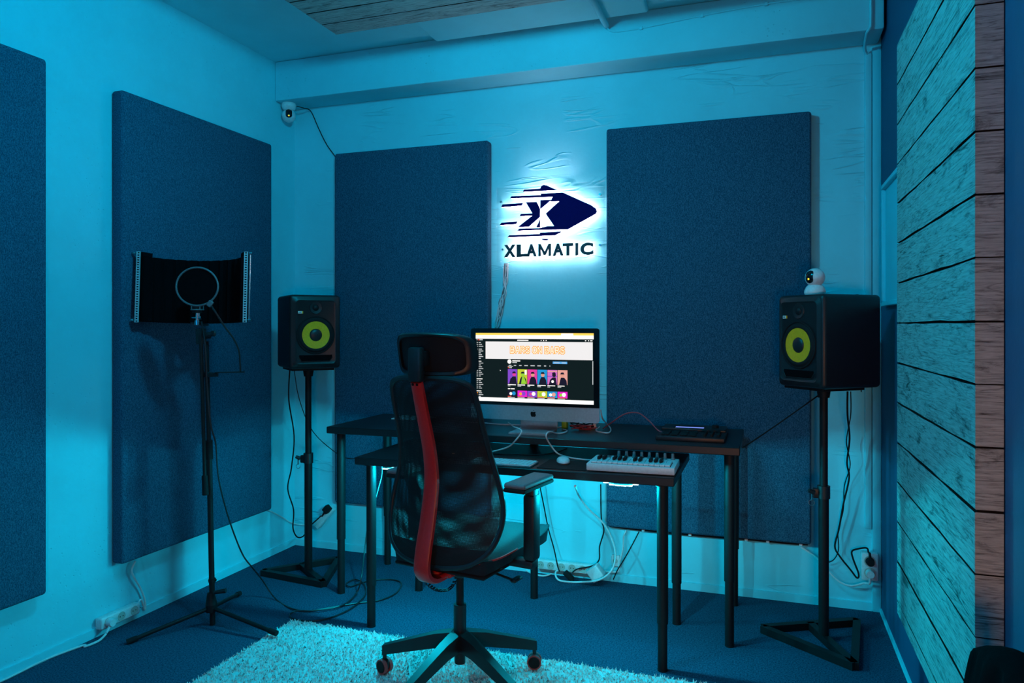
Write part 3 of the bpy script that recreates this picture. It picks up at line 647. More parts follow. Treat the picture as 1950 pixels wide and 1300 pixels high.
for s in (-1, 1):
    m = MB(); a = s * (half + R(2)); x, y = arc(RFr - .008, a)
    T = Matrix.Translation((x, y, -.006)) @ Matrix.Rotation(R(0), 4, 'Z')
    m.box(-.0085, -.005, -.003, .003, 0, .325, T); m.box(.005, .0085, -.003, .003, 0, .325, T)
    for k in range(30): z = .325 * k / 29.0; m.box(-.005, .005, -.003, .003, max(z - .0028, 0), min(z + .0028, .325), T)
    pl = m.build('perforated_strip', M['strip_metal'], rf, smooth=0)
    m = MB(); m.box(-.0085, .0085, .0032, .006, 0, .325, T); m.build('strip_backing', M['foam'], pl, smooth=0)
    x2, y2 = arc(RFr + .004, a); q = MB()
    if s > 0: q.cyl((x2 + s * .006, y2, .01), (x2 + s * .006, y2, .31), .0025, n=8)
    for z in (.006, .312): q.cyl((x2 + s * .002, y2, z), (x2 + s * .016, y2, z), .006, n=10)
    q.build('edge_rod', M['chrome'], pl)
    # raised end tab of the foam
    m = MB(); V = []
    for a2 in (s * (half - R(.5)), s * (half - R(12))):
        for r_ in (RFr + .005, RFr - .020):
            for z in (.30, .318): x, y = arc(r_, a2); V.append((x, y, z))
    m.add(V, [(0, 1, 3, 2), (4, 6, 7, 5), (0, 4, 5, 1), (2, 3, 7, 6), (1, 5, 7, 3), (0, 2, 6, 4)]).build('end_tab', M['foam'], rf, smooth=0)
# mounting bracket from the filter back to the stand top
m = MB(); m.box(-.015, .015, -.03, .105, -.012, -.004); m.build('bracket', M['black'], rf, smooth=0)
# microphone in its shock mount
mp_ = PD(376, 600, DM - .02)
mk = thing('microphone', 'studio microphone in a metal shock mount behind the pop filter', 'microphone', (mp_.x, mp_.y, mp_.z - .02), YAW)
MB().lathe([(.0005, .03), (.022, .03), (.024, .036), (.024, .115), (.026, .118)], 28).build('body', M['metal_black'], mk)
MB().lathe([(.026, .118), (.027, .15), (.026, .17), (.018, .182), (.0005, .186)], 28).build('grille', M['grey'], mk)
m = MB()
for z in (.045, .095): m.tube([(.027 * math.cos(2 * math.pi * i / 20), .027 * math.sin(2 * math.pi * i / 20), z) for i in range(20)], .003, 6, 0, closed=True)
for k in range(4): a = math.pi / 4 + k * math.pi / 2; m.cyl((.027 * math.cos(a), .027 * math.sin(a), .045), (.027 * math.cos(a), .027 * math.sin(a), .095), .0025, n=6)
m.build('shock_mount', M['grey'], mk)
m = MB(); m.cyl((0, 0, -.025), (0, 0, .032), .0085, n=14); m.cyl((0, 0, -.024), (0, 0, -.004), .015, .013, 16); m.cyl((-.024, -.004, .008), (.012, -.004, .008), .0035, n=8); m.cyl((.010, -.004, .008), (.02, -.004, .010), .008, n=10); m.cyl((.012, -.01, .012), (.012, -.01, .045), .005, n=10); m.build('threaded_mount', M['chrome'], mk)
# pop filter with gooseneck
DPF = 3.20
pfc = PD(375.4, 545.5, DPF)
pp = thing('pop_filter', 'round black mesh pop filter on a thin gooseneck', 'pop filter', pfc, YAW)
def LP(u, v, d): q = PD(u, v, d) - pfc; return Matrix.Rotation(-YAW, 3, 'Z') @ q
rr = .0885
MB().tube([(rr * 1.03 * math.cos(2 * math.pi * i / 40), 0, rr * .94 * math.sin(2 * math.pi * i / 40)) for i in range(40)], .0042, 8, 0, closed=True).build('ring', M['grey'], pp)
MB().add([(rr * 1.02 * math.cos(2 * math.pi * i / 40), 0.001, rr * .93 * math.sin(2 * math.pi * i / 40)) for i in range(40)] , [tuple(range(40))]).build('mesh_screen', M['foam'], pp, smooth=0)
MB().rbox(-.011, .011, -.006, .006, -.014, .014, .003, 1, Matrix.Translation(LP(400, 578, DPF)) @ Matrix.Rotation(R(35), 4, 'Y')).build('ring_clip', M['grey'], pp)
MB().tube([LP(403, 583, DPF), LP(414, 600, DPF), LP(428, 622, DPF + .03), LP(445, 645, DPF + .08), LP(455, 668, DPF + .11), LP(457, 690, DPF + .13), LP(458, 707, DPF + .14)], .0042, 8).build('gooseneck', M['black'], pp)
MB().cyl(LP(410, 709, DPF + .15), LP(466, 708, DPF + .14), .003, n=8).build('clamp_bar', M['black'], pp)

# ------------------------------------------------------------------ office chair
RUGZ = .014
ch = thing('office_chair', 'black mesh gaming chair with a curved red spine', 'chair', (-1.112, 2.60, RUGZ), R(-10))
M['mesh_a'] = meshcloth('chair_mesh_back', .0042, .0042, .60); M['mesh_b'] = meshcloth('chair_mesh_front', .00455, .00440, .60)
m = MB(); m.cyl((0, 0, .075), (0, 0, .135), .021, n=20); m.cyl((0, 0, .135), (0, 0, .195), .045, .034, 24); m.build('base_hub', M['black'], ch)
MB().cyl((0, 0, .16), (0, 0, .30), .0245, n=24).build('column_sleeve', M['black'], ch)
MB().cyl((0, 0, .29), (0, 0, .46), .0145, n=20).build('piston', M['metal_black'], ch)
arm0 = None; RC = .312
for k in range(5):
    a = R(113 + 10 + 72 * k)                       # one arm points away from the camera
    d = Vector((math.cos(a), math.sin(a), 0)); s = Vector((-d.y, d.x, 0))
    m = MB(); V = []
    for q, wd, zt, zbm in ((.03, .030, .196, .135), (.10, .024, .182, .128), (.20, .020, .150, .104), (RC + .005, .017, .112, .076)):
        p = d * q; V += [p + s * wd + Vector((0, 0, zbm)), p - s * wd + Vector((0, 0, zbm)), p - s * wd * .8 + Vector((0, 0, zt)), p + s * wd * .8 + Vector((0, 0, zt))]
    Fc = [(i * 4 + j, i * 4 + (j + 1) % 4, (i + 1) * 4 + (j + 1) % 4, (i + 1) * 4 + j) for i in range(3) for j in range(4)] + [(0, 1, 2, 3), (12, 15, 14, 13)]
    m.add(V, Fc).build('base_arm', M['black'], ch, smooth=20)
    tip = d * RC; w = Vector((math.cos(a + 1.1), math.sin(a + 1.1), 0))
    m = MB(); m.cyl(tip + Vector((0, 0, .05)), tip + Vector((0, 0, .09)), .008, n=10); m.cyl(tip - w * .008 + Vector((0, 0, .034)), tip + w * .008 + Vector((0, 0, .034)), .024, n=18)
    cs = m.build('caster', M['black'], ch)
    for sg_ in (-1, 1):
        c0 = tip + w * sg_ * .007 + Vector((0, 0, .0285))
        wh = MB().cyl(c0, c0 + w * sg_ * .013, .0285, n=22).build('wheel', M['caster_red'], cs); 
        MB().cyl(c0 + w * sg_ * .0128, c0 + w * sg_ * .0165, .0235, .021, 22).build('wheel_cap', M['matte'], cs)
# seat
V = []; Fc = []; nu, nv = 20, 20
def seat_pt(u, v, top):
    x = u * (.228 + .012 * v); y = v * .26 + .09
    e = max(abs(u), abs(v)); dr = .030 * max(0, (e - .72) / .28) ** 2
    if top: return (x, y, .548 + .012 * abs(u) ** 2 + .012 * v - dr - .006 * (1 - u * u) * (1 - v * v))
    return (x * .97, y * .97, .478 + dr * .5 + .006 * v)
for top in (1, 0):
    for i in range(nv + 1):
        for j in range(nu + 1):
            a, b = -1 + 2 * j / nu, -1 + 2 * i / nv
            # round the corners of the cushion
            aa = a * math.sqrt(1 - .16 * b ** 4); bb = b * math.sqrt(1 - .16 * a ** 4); V.append(seat_pt(aa, bb, top))
N1 = (nu + 1) * (nv + 1)
for q in (0, 1):
    for i in range(nv):
        for j in range(nu): b0 = q * N1 + i * (nu + 1) + j; Fc.append((b0, b0 + 1, b0 + nu + 2, b0 + nu + 1))
bd_ = [j for j in range(nu + 1)] + [i * (nu + 1) + nu for i in range(1, nv + 1)] + [nv * (nu + 1) + j for j in range(nu - 1, -1, -1)] + [i * (nu + 1) for i in range(nv - 1, 0, -1)]
Fc += [(bd_[i], bd_[(i + 1) % len(bd_)], N1 + bd_[(i + 1) % len(bd_)], N1 + bd_[i]) for i in range(len(bd_))]
seat = MB().add(V, Fc).build('seat', M['leather'], ch, smooth=60)
rim = [Vector(V[i]) for i in bd_][::2]
MB().tube(rim, .0030, 6, 3, closed=True).build('piping', M['leather'], seat)
MB().tube([Vector((.18, -.155, .525)), Vector((.222, -.08, .531)), Vector((.230, .04, .534))], .0040, 6).build('red_piping', M['red'], seat)
MB().rbox(-.20, .20, -.15, .25, .464, .480, .006, 1).build('seat_pan', M['matte'], ch)
m = MB(); m.rbox(-.075, .075, -.10, .12, .435, .468, .010, 2); m.cyl((0, 0, .425), (0, 0, .455), .03, n=16); mech = m.build('tilt_mechanism', M['black'], ch)
m = MB(); m.cyl((.06, .02, .45), (.235, -.01, .435), .005, n=8); m.rbox(-.012, .012, -.030, .030, -.006, .006, .004, 1, Matrix.Translation((.245, .005, .434))); m.build('lever', M['black'], ch)
MB().cyl((.06, -.03, .452), (.16, -.05, .445), .005, n=8).build('lever', M['black'], ch)
# spine (red) and the back frame follow the same side profile
sp_path = [(0, -.03, .462), (0, -.10, .450), (0, -.195, .452), (0, -.243, .490), (0, -.238, .56), (0, -.212, .66), (0, -.190, .77), (0, -.188, .845), (0, -.204, .935), (0, -.240, 1.05), (0, -.277, 1.170)]
sec = [(-.027, -.007), (-.020, -.012), (.020, -.012), (.027, -.007), (.027, .007), (-.027, .007)]
MB().sweep(sp_path, sec, smooth=6, scale=lambda t_: 1.15 if t_ < .45 else 1.15 - .32 * (t_ - .45) / .55).build('spine', M['red'], ch, smooth=50)
m = MB()
for s in (-1, 1): m.cyl((s * .009, -.289, 1.162), (s * .009, -.282, 1.162), .005, n=10)
m.build('screws', M['gap'], ch)
br = MB(); br.rbox(-.050, .050, -.14, -.03, .445, .475, .006, 1); br.cyl((-.03, -.15, .455), (.06, -.07, .462), .012, n=12); br.cyl((.05, -.11, .466), (.02, -.16, .452), .010, n=12); br.build('spine_bracket', M['red'], ch)
def back_y(z):
    pts = [(.50, -.193), (.56, -.186), (.66, -.156), (.77, -.132), (.845, -.130), (.935, -.147), (1.05, -.185), (1.18, -.225), (1.3, -.26)]
    for (z0, y0), (z1, y1) in zip(pts, pts[1:]):
        if z <= z1: t_ = (z - z0) / (z1 - z0); return y0 + (y1 - y0) * t_
    return pts[-1][1]
def back_w(z):
    pts = [(.505, .075), (.515, .135), (.535, .178), (.57, .216), (.62, .238), (.68, .247), (.74, .241), (.82, .219), (.91, .200), (1.00, .190), (1.10, .184), (1.145, .176), (1.165, .157), (1.178, .11)]
    if z <= pts[0][0]: return pts[0][1]
    for (z0, w0), (z1, w1) in zip(pts, pts[1:]):
        if z <= z1: t_ = (z - z0) / (z1 - z0); return w0 + (w1 - w0) * t_
    return pts[-1][1]
def back_pt(u, z, off): w_ = back_w(z); x = u * w_; return Vector((x, back_y(z) + off + .95 * x * x, z))
def mesh_layer(name, off, mat, bulge, parent):
    V = []; Fc = []; UV = []; nz, nx = 44, 22
    for i in range(nz + 1):
        z = .505 + (1.178 - .505) * i / nz
        for j in range(nx + 1):
            u = -1 + 2 * j / nx; p = back_pt(u, z, off); p.y += bulge * (1 - u * u) * math.sin(math.pi * i / nz); V.append(p); UV.append((p.x, z))
    for i in range(nz):
        for j in range(nx): b0 = i * (nx + 1) + j; Fc.append((b0, b0 + 1, b0 + nx + 2, b0 + nx + 1))
    o = MB().add(V, Fc).build(name, mat, parent, smooth=180, recalc=False); me = o.data
    uvl = me.uv_layers.new(name='UVMap')
    for lp in me.loops: uvl.data[lp.index].uv = UV[lp.vertex_index]
    return o
outl = [back_pt(1, z, -.006) for z in (.505, .515, .535, .57, .62, .68, .74, .82, .91, 1.00, 1.10, 1.145, 1.165, 1.178)]
outl += [back_pt(u, 1.181, -.006) for u in (.5, 0, -.5)] + [Vector((-p.x, p.y, p.z)) for p in outl[::-1]] + [back_pt(u, .502, -.006) for u in (-.5, 0, .5)]
bf = MB().tube(outl, .0105, 8, 4, closed=True).build('back_frame', M['black'], ch)
mesh_layer('back_mesh', -.010, M['mesh_a'], -.012, ch); mesh_layer('back_mesh', .004, M['mesh_b'], .016, ch)
# solid lower shell of the back
V = []; Fc = []
for i in range(7):
    z = .505 + .012 * i
    for j in range(17): p = back_pt(-1 + 2 * j / 16, z, -.012); V.append(p)
for i in range(6): Fc += [(i * 17 + j, i * 17 + j + 1, (i + 1) * 17 + j + 1, (i + 1) * 17 + j) for j in range(16)]
MB().add(V, Fc).build('lower_trim', M['matte'], ch)
# headrest: curved ring frame, dark mesh inset, and neck bracket
def head_pt(u, v, off=0.0): x = u * .166; return Vector((x, -.235 + 3.0 * x * x - .014 * v + off, 1.262 + v * .076 + .006 * (1 - u * u) * (1 if v > 0 else .4)))
ring_uv = [(math.copysign(abs(math.cos(a)) ** .42, math.cos(a)), math.copysign(abs(math.sin(a)) ** .42, math.sin(a))) for a in [2 * math.pi * i / 48 for i in range(48)]]
V = []; Fc = []
lay = [(1.0, .018), (1.0, -.012), (.93, -.018), (.80, -.012), (.78, .004), (.93, .022)]
for sc, off in lay:
    for u, v in ring_uv: V.append(head_pt(u * (1 - (1 - sc) * .62), v * sc, off))
k = 48
for i in range(len(lay)): q = (i + 1) % len(lay); Fc += [(i * k + j, i * k + (j + 1) % k, q * k + (j + 1) % k, q * k + j) for j in range(k)]
hr = MB().add(V, Fc).build('headrest', M['black'], ch, smooth=60)
V = []; Fc = []
for i in range(9):
    for j in range(19): V.append(head_pt(-.89 + 1.78 * j / 18, -.80 + 1.6 * i / 8, .0))
for i in range(8): Fc += [(i * 19 + j, i * 19 + j + 1, (i + 1) * 19 + j + 1, (i + 1) * 19 + j) for j in range(18)]
MB().add(V, Fc).build('headrest_mesh', M['matte'], hr, smooth=180)
m = MB(); m.rbox(-.027, .027, -.297, -.264, 1.171, 1.292, .008, 2); m.rbox(-.024, .024, -.287, -.225, 1.225, 1.28, .008, 2); m.build('headrest_bracket', M['black'], ch)
for s, ax in ((-1, .245), (1, .285)):
    m = MB(); m.rbox(s * ax - .024, s * ax + .024, .02, .08, .50, .745, .012, 2); m.rbox(min(s * .14, s * (ax + .015)), max(s * .14, s * (ax + .015)), .025, .075, .468, .500, .010, 2)
    a_ = m.build('armrest_post', M['black'], ch)
    MB().rbox(s * ax - .019, s * ax + .019, .026, .074, .62, .775, .010, 2).build('armrest_slide', M['black'], a_)
    p = MB().rbox(s * ax - .045, s * ax + .045, -.09, .15, .772, .788, .007, 2).build('armrest_pad', M['matte'], ch); MB().rbox(s * ax - .044, s * ax + .044, -.088, .148, .786, .806, .009, 3).build('pad_top', M['padtop'], p)
# coiled cord hanging under the seat
hx = []; path = spline([Vector((-.13, -.10, .475)), Vector((-.125, -.08, .42)), Vector((-.10, -.05, .365)), Vector((-.06, -.03, .350)), Vector((-.03, -.01, .365)), Vector((-.005, .0, .43))], 30)
for i, p in enumerate(path): a = i * 1.05; hx.append(p + Vector((.007 * math.cos(a), .007 * math.sin(a), .003 * math.sin(a))))
MB().tube(hx, .0020, 5, 0).build('coiled_cord', M['metal_black'], ch)

# ------------------------------------------------------------------ things on the desks
# white keyboard with raised keys
kb = thing('computer_keyboard', 'slim white computer keyboard partly hidden by the chair back', 'keyboard', (-1.075, 2.992, ZF), R(-1))
MB().rbox(-.142, .142, -.060, .060, 0, .010, .004, 2).build('case', M['alu'], kb)
kbk = None
for r_ in range(6):
    n = 14 if r_ else 4; x = -.137
    ws = [1.0] * 14 if r_ else [3.2, 6.0, 1.6, 3.2]
    tot = sum(ws)
    for i, w_ in enumerate(ws):
        wd = .274 * w_ / tot; y0 = -.055 + r_ * .0186
        MB().rbox(x + .0012, x + wd - .0012, y0 + .0012, y0 + .0172, .009, .0125, .001, 1).build('key', M['white'], kb); x += wd
tag(MB().rbox(-.105, .105, -.10, .10, 0, .003, .001, 1).build('mouse_pad', M['matte']), 'thin black mouse pad between keyboard and music keyboard', 'mouse pad').location = (-.806, 3.045, ZF)
ms_ = thing('computer_mouse', 'white computer mouse on the black mouse pad', 'mouse', (-.832, 3.082, ZF + .003), R(20))
V = []; Fc = []
for i in range(9):
    f = i / 8
    for j in range(24):
        a = 2 * math.pi * j / 24; cr = math.cos(f * math.pi / 2) ** .5; V.append((.029 * cr * math.cos(a), .055 * cr * math.sin(a), .006 + .018 * math.sin(f * math.pi / 2)))
for i in range(8): Fc += [(i * 24 + j, i * 24 + (j + 1) % 24, (i + 1) * 24 + (j + 1) % 24, (i + 1) * 24 + j) for j in range(24)]
MB().add(V, Fc).build('shell', M['white'], ms_); MB().lathe([(.0005, 0), (.026, 0), (.029, .006)], 24, Matrix.Scale(1.9, 4, (0, 1, 0))).build('base', M['alu'], ms_)
# small music keyboard
mk_ = thing('music_keyboard', 'small white 25-key music keyboard with dark knobs', 'music keyboard', (-.522, 3.055, ZF), R(1))
MB().rbox(-.178, .178, -.105, .105, .004, .034, .004, 2).build('case', M['white'], mk_)
MB().rbox(-.172, .172, -.10, .10, 0, .006, .002, 1).build('feet', M['matte'], mk_)
MB().box(-.160, .160, -.092, .010, .0342, .0346).build('key_bed', M['gap'], mk_, smooth=0)
for i in range(15):
    x = -.159 + i * .0212
    MB().rbox(x + .0006, x + .0206, -.092, .008, .0345, .0420, .0012, 1).build('white_key', M['white'], mk_)
    if i % 7 in (0, 1, 3, 4, 5) and i < 14: MB().rbox(x + .0212 - .0055, x + .0212 + .0055, -.052, .008, .042, .0540, .0015, 1).build('black_key', M['matte'], mk_)
for i in range(8):
    x = -.075 + i * .0325; y = .080
    MB().lathe([(.0095, .034), (.0085, .040), (.0065, .042), (.006, .058), (.0045, .060), (.0004, .060)], 16, Matrix.Translation((x, y, 0))).build('knob', M['grey'], mk_)
for i in range(2): MB().rbox(-.150 + i * .025, -.132 + i * .025, .045, .085, .034, .037, .001, 1).build('touch_strip', M['grey'], mk_)
for i in range(2): MB().rbox(-.148 + i * .03, -.126 + i * .03, .020, .030, .034, .037, .001, 1).build('button', M['grey'], mk_)
# black pad controller on the high desk
pdm = thing('pad_controller', 'black drum pad controller with a lit strip display', 'drum machine', (-.322, 3.50, ZB), R(0))
MB().rbox(-.150, .150, -.165, .165, 0, .022, .005, 2).build('case', M['black'], pdm)
MB().rbox(-.148, .148, .02, .163, .020, .034, .004, 1).build('rear_deck', M['black'], pdm)
for i in range(4):
    for j_ in range(2): MB().rbox(-.128 + i * .040, -.094 + i * .040, -.145 + j_ * .075, -.085 + j_ * .075, .022, .028, .003, 1).build('pad', M['matte'], pdm)
M['lcd'] = emis('strip_display', (.20, .32, 1.0), 1.1)
MB().rbox(-.085, .045, .050, .072, .033, .0352, .0008, 1).build('display', M['lcd'], pdm)
for i in range(3):
    for j_ in range(3): MB().lathe([(.008, .021), (.007, .034), (.0004, .0345)], 14, Matrix.Translation((.062 + i * .030, -.13 + j_ * .045, 0))).build('knob', M['matte'], pdm)
MB().lathe([(.016, .033), (.015, .046), (.0004, .047)], 20, Matrix.Translation((.095, .09, 0))).build('dial', M['matte'], pdm)
# audio interface under the high desk
ai = thing('audio_interface', 'black audio interface box with a small lit lamp beside the chair', 'audio interface', (-1.40, 3.10, ZF))
MB().rbox(-.10, .10, -.075, .075, .004, .044, .004, 2).build('case', M['black'], ai); MB().rbox(-.09, .09, -.065, .065, 0, .005, .001, 1).build('feet', M['matte'], ai)
M['amber'] = emis('amber_lamp', (1.0, .6, .35), 1.6); MB().cyl((.075, -.075, .026), (.075, -.078, .026), .004, n=10).build('lamp', M['amber'], ai)
for i in range(3): MB().cyl((-.06 + .045 * i, -.075, .024), (-.06 + .045 * i, -.092, .024), .011, .010, 16).build('knob', M['matte'], ai)
# clutter behind the computer foot
tag(MB().rbox(-.013, .013, -.022, .022, 0, .052, .005, 2).build('lime_box', M['lime']), 'small lime green box behind the silver computer stand', 'box').location = (-.952, 3.56, ZB)
hb = thing('usb_hub', 'small pale grey box among cables behind the computer', 'hub', (-.845, 3.60, ZB), R(12)); MB().rbox(-.045, .045, -.03, .03, 0, .032, .005, 2).build('case', M['alu'], hb)
for i in range(3): MB().box(-.034 + i * .025, -.018 + i * .025, -.0306, -.029, .010, .018).build('port', M['gap'], hb, smooth=0)
rk = random.Random(9); pts = [Vector((-.93 + rk.uniform(0, .17), 3.49 + rk.uniform(0, .05), ZB + .006 + rk.uniform(0, .03))) for _ in range(12)]
cable('tangled_cable', 'tangle of thin dark red cable behind the computer foot', pts, .0022, M['redC'])
rk = random.Random(19); pts = [Vector((-.935 + rk.uniform(0, .13), 3.53 + rk.uniform(0, .04), ZB + .006 + rk.uniform(0, .035))) for _ in range(12)]
cable('tangled_cable', 'tangle of thin black cable behind the lime green box', pts, .0028, M['matte'])
tag(MB().rbox(-.105, .105, -.074, .074, 0, .006, .002, 1).build('paper_pad', M['white']), 'pale sheet lying on the high desk behind the chair', 'paper').location = (-1.85, 3.68, ZB)

# ------------------------------------------------------------------ rug (real pile) and floor
rg = thing('rug', 'pale shaggy rug under the office chair', 'rug', (-1.09, 2.20, 0))
MB().rbox(-1.0, 1.0, -.70, .70, 0, .010, .003, 1).build('backing', nmat('rug_backing', (.55, .55, .55), .95, spec=.1), rg)
rp = random.Random(5); V = []; Fc = []
for _ in range(26000):
    x = rp.uniform(-1.005, 1.005); y = rp.uniform(-.1, .705) if rp.random() < .93 else rp.uniform(-.70, -.1); a = rp.uniform(0, 6.28); h = rp.uniform(.008, .016); w_ = rp.uniform(.003, .006); tx, ty = rp.uniform(-.008, .008), rp.uniform(-.008, .008)
    o = len(V); V += [(x + w_ * math.cos(a), y + w_ * math.sin(a), .006), (x + w_ * math.cos(a + 2.1), y + w_ * math.sin(a + 2.1), .006), (x + w_ * math.cos(a + 4.2), y + w_ * math.sin(a + 4.2), .006), (x + tx, y + ty, .006 + h)]
    Fc += [(o, o + 1, o + 3), (o + 1, o + 2, o + 3), (o + 2, o, o + 3)]
m = nmat('rug_pile', (.72, .71, .68), .95, spec=.08); t_ = NT(m); t_.color(t_.ramp(t_.noise(t_.mapping(), 70, 3), [(.36, (.16, .16, .16)), (.46, (.66, .65, .62)), (.7, (.80, .79, .76))]))
tag(MB().add(V, Fc).build('pile', m, rg, smooth=0, recalc=False), kind='stuff')

# ------------------------------------------------------------------ sockets, power strips and cables
def strip(label, loc, rot, n, length, sockets=True, plugs=()):
    t = thing('power_strip', label, 'power strip', loc, rot=rot, group='white power strips')
    MB().rbox(-length / 2, length / 2, -.040, 0, -.026, .026, .008, 3).build('case', M['white'], t)
    if sockets:
        for i in range(n):
            x = -length / 2 + length * (i + .5) / n
            s = MB().lathe([(.0205, .0402), (.020, .0415), (.0185, .0412), (.0180, .0403), (.0004, .0403)], 24, Matrix.Translation((x, 0, 0)) @ Matrix.Rotation(R(90), 4, 'X')).build('socket', M['brass'], t)
            for dx in (-.008, .008): MB().cyl((x + dx, -.0400, 0), (x + dx, -.0410, 0), .0024, n=8).build('pin_hole', M['gap'], s)
    return t
wl = onX(228, 1187, XL)
strip('white three-socket power strip at the foot of the left wall', (XL + .001, 2.582, .058), (0, 0, R(90)), 3, .215)
cable('power_cable', 'white cable from the left wall panel down to the power strip', [onX(258, 1068, XL + .03), onX(251, 1085, XL + .028), onX(256, 1100, XL + .022), onX(268, 1120, XL + .02), onX(276, 1143, XL + .02), onX(276, 1160, XL + .02), (XL + .022, 2.712, .085), (XL + .022, 2.685, .066)], .0045, M['whiteC'])
pw = thing('power_plug', 'white plug in the left wall power strip', 'plug', (XL + .041, 2.512, .058)); MB().cyl((0, 0, 0), (.028, 0, 0), .0185, .0165, 18).build('body', M['white'], pw); MB().cyl((.016, -.004, -.008), (.020, -.03, -.035), .007, .005, 10).build('cord_grip', M['white'], pw)
cable('power_cable', 'white cable lying on the carpet along the left wall', [(XL + .061, 2.480, .020), (XL + .065, 2.44, .007), (XL + .055, 2.38, .005), onZ(160, 1228, .005), onZ(120, 1242, .005), onZ(80, 1258, .005), onZ(40, 1278, .005), onZ(0, 1297, .005), onZ(-60, 1320, .005)], .005, M['whiteC'])
cable('power_cable', 'white cable sagging from the left wall panel to the corner adapter', [onX(508, 970, XL + .02), onX(520, 975, XL + .015), onX(540, 986, XL + .012), onX(556, 995, XL + .02), onY(578, 999, YW - .012), onY(605, 1000, YW - .015)], .004, M['whiteC'])
# adapter hanging in the left corner
ad = thing('power_strip', 'white power strip hanging slanted low in the left corner', 'power strip', onY(622, 982, YW), rot=(0, R(-48), 0), group='white power strips')
MB().rbox(-.085, .085, -.042, 0, -.022, .022, .006, 2).build('case', M['white'], ad)
pl = thing('power_plug', 'black plug in the slanted power strip in the left corner', 'plug', onY(626, 968, YW - .043), rot=(0, R(-48), 0)); MB().rbox(-.022, .022, -.036, 0, -.02, .02, .005, 2).build('body', M['matte'], pl); MB().cyl((-.02, -.02, 0), (-.06, -.018, -.004), .008, .004, 10).build('cord_grip', M['matte'], pl)
# strip under the desk
psx = onY(1080, 1088, YW - .04)
strip('white power strip on the floor behind the desks', (-1.03, YW - .012, .062), (0, 0, 0), 6, .36)
aw = thing('power_adapter', 'square white power adapter leaning on the strip behind the desks', 'adapter', onY(1135, 1090, YW - .095) , rot=(0, R(-38), 0)); MB().rbox(-.036, .036, -.03, .03, -.036, .036, .008, 3).build('body', M['white'], aw)
bp = thing('power_plug', 'black plug lying over the strip behind the desks', 'plug', onY(1083, 1096, YW - .08), rot=(0, R(40), 0)); MB().rbox(-.03, .03, -.016, .016, -.013, .013, .005, 2).build('body', M['matte'], bp)
so = thing('wall_socket', 'small white wall socket low behind the desks', 'socket', onY(1173, 1066, YW)); MB().rbox(-.022, .022, -.016, 0, -.03, .03, .004, 2).build('case', M['white'], so); MB().cyl((0, -.016, 0), (0, -.018, 0), .013, n=16).build('socket', M['brass'], so)
yb = YW - .015
cable('power_cable', 'white cable hanging from the desk to the floor adapter', [onZ(1095, 925, .75), onY(1103, 945, 3.75), onY(1120, 968, 3.80), onY(1150, 997, 3.84), onY(1165, 1025, 3.86), onY(1172, 1055, 3.83), onY(1165, 1085, 3.79), onY(1140, 1104, 3.79), onZ(1100, 1108, .008), onZ(1070, 1106, .008), onZ(1060, 1100, .02), onY(1058, 1090, 3.865), onY(1062, 1086, 3.878)], .005, M['whiteC'])
cable('power_cable', 'white cable rising from the floor strip to the wall panel clips', [(-.846, 3.905, .06), onY(1176, 1088, yb - .01), onY(1180, 1070, yb), onY(1186, 1045, yb), onY(1188, 1020, yb), onY(1193, 1009, yb)], .005, M['whiteC'])
cable('power_cable', 'black cable hanging straight down behind the desks', [onY(1144, 922, yb - .05), onY(1145, 985, yb - .02), onY(1150, 1010, yb - .02), onY(1142, 1040, yb - .02), onY(1141, 1065, yb - .03), onY(1128, 1077, yb - .04), onY(1100, 1083, yb - .05), onY(1090, 1090, yb - .06)], .0035, M['matte'])
cable('power_cable', 'black cable from the high desk down to the floor strip', [onY(1028, 925, yb - .03), onY(1035, 960, yb - .02), onY(1044, 1005, yb - .02), onY(1055, 1045, yb - .02), onY(1062, 1078, yb - .045), onY(1066, 1088, yb - .05)], .0035, M['matte'])
cable('power_cable', 'black cable slanting from the panel clips to the floor behind the desks', [onY(1217, 1012, yb), onY(1205, 1035, yb - .02), onY(1190, 1062, yb - .03), onY(1176, 1085, yb - .03), onY(1168, 1103, yb - .03)], .003, M['matte'])
cable('power_cable', 'white cable lying on the floor left of the strip', [onY(1050, 1092, yb - .02), onZ(1035, 1096, .006), onZ(1015, 1092, .006), onZ(990, 1080, .006), onZ(965, 1074, .006)], .005, M['whiteC'])
# cable with white clips along the lower edge of the right felt panel
zc_ = .296; pc_t = tag(MB().tube([(-.80, YW - .02, zc_ + .004), (-.60, YW - .025, zc_), (-.35, YW - .022, zc_ - .003), (-.10, YW - .026, zc_ + .002), (.10, YW - .022, zc_), (.195, YW - .02, zc_ + .002)], .0045, 7).build('power_cable', M['matte']), 'black cable clipped along the lower edge of the right felt panel', 'cable')
for u in (1225, 1270, 1314, 1421, 1462, 1525): x = onY(u, 1020, YW - .03).x; MB().rbox(x - .008, x + .008, YW - .036, YW - .012, zc_ - .006, zc_ + .007, .003, 1).build('cable_clip', M['white'], pc_t)
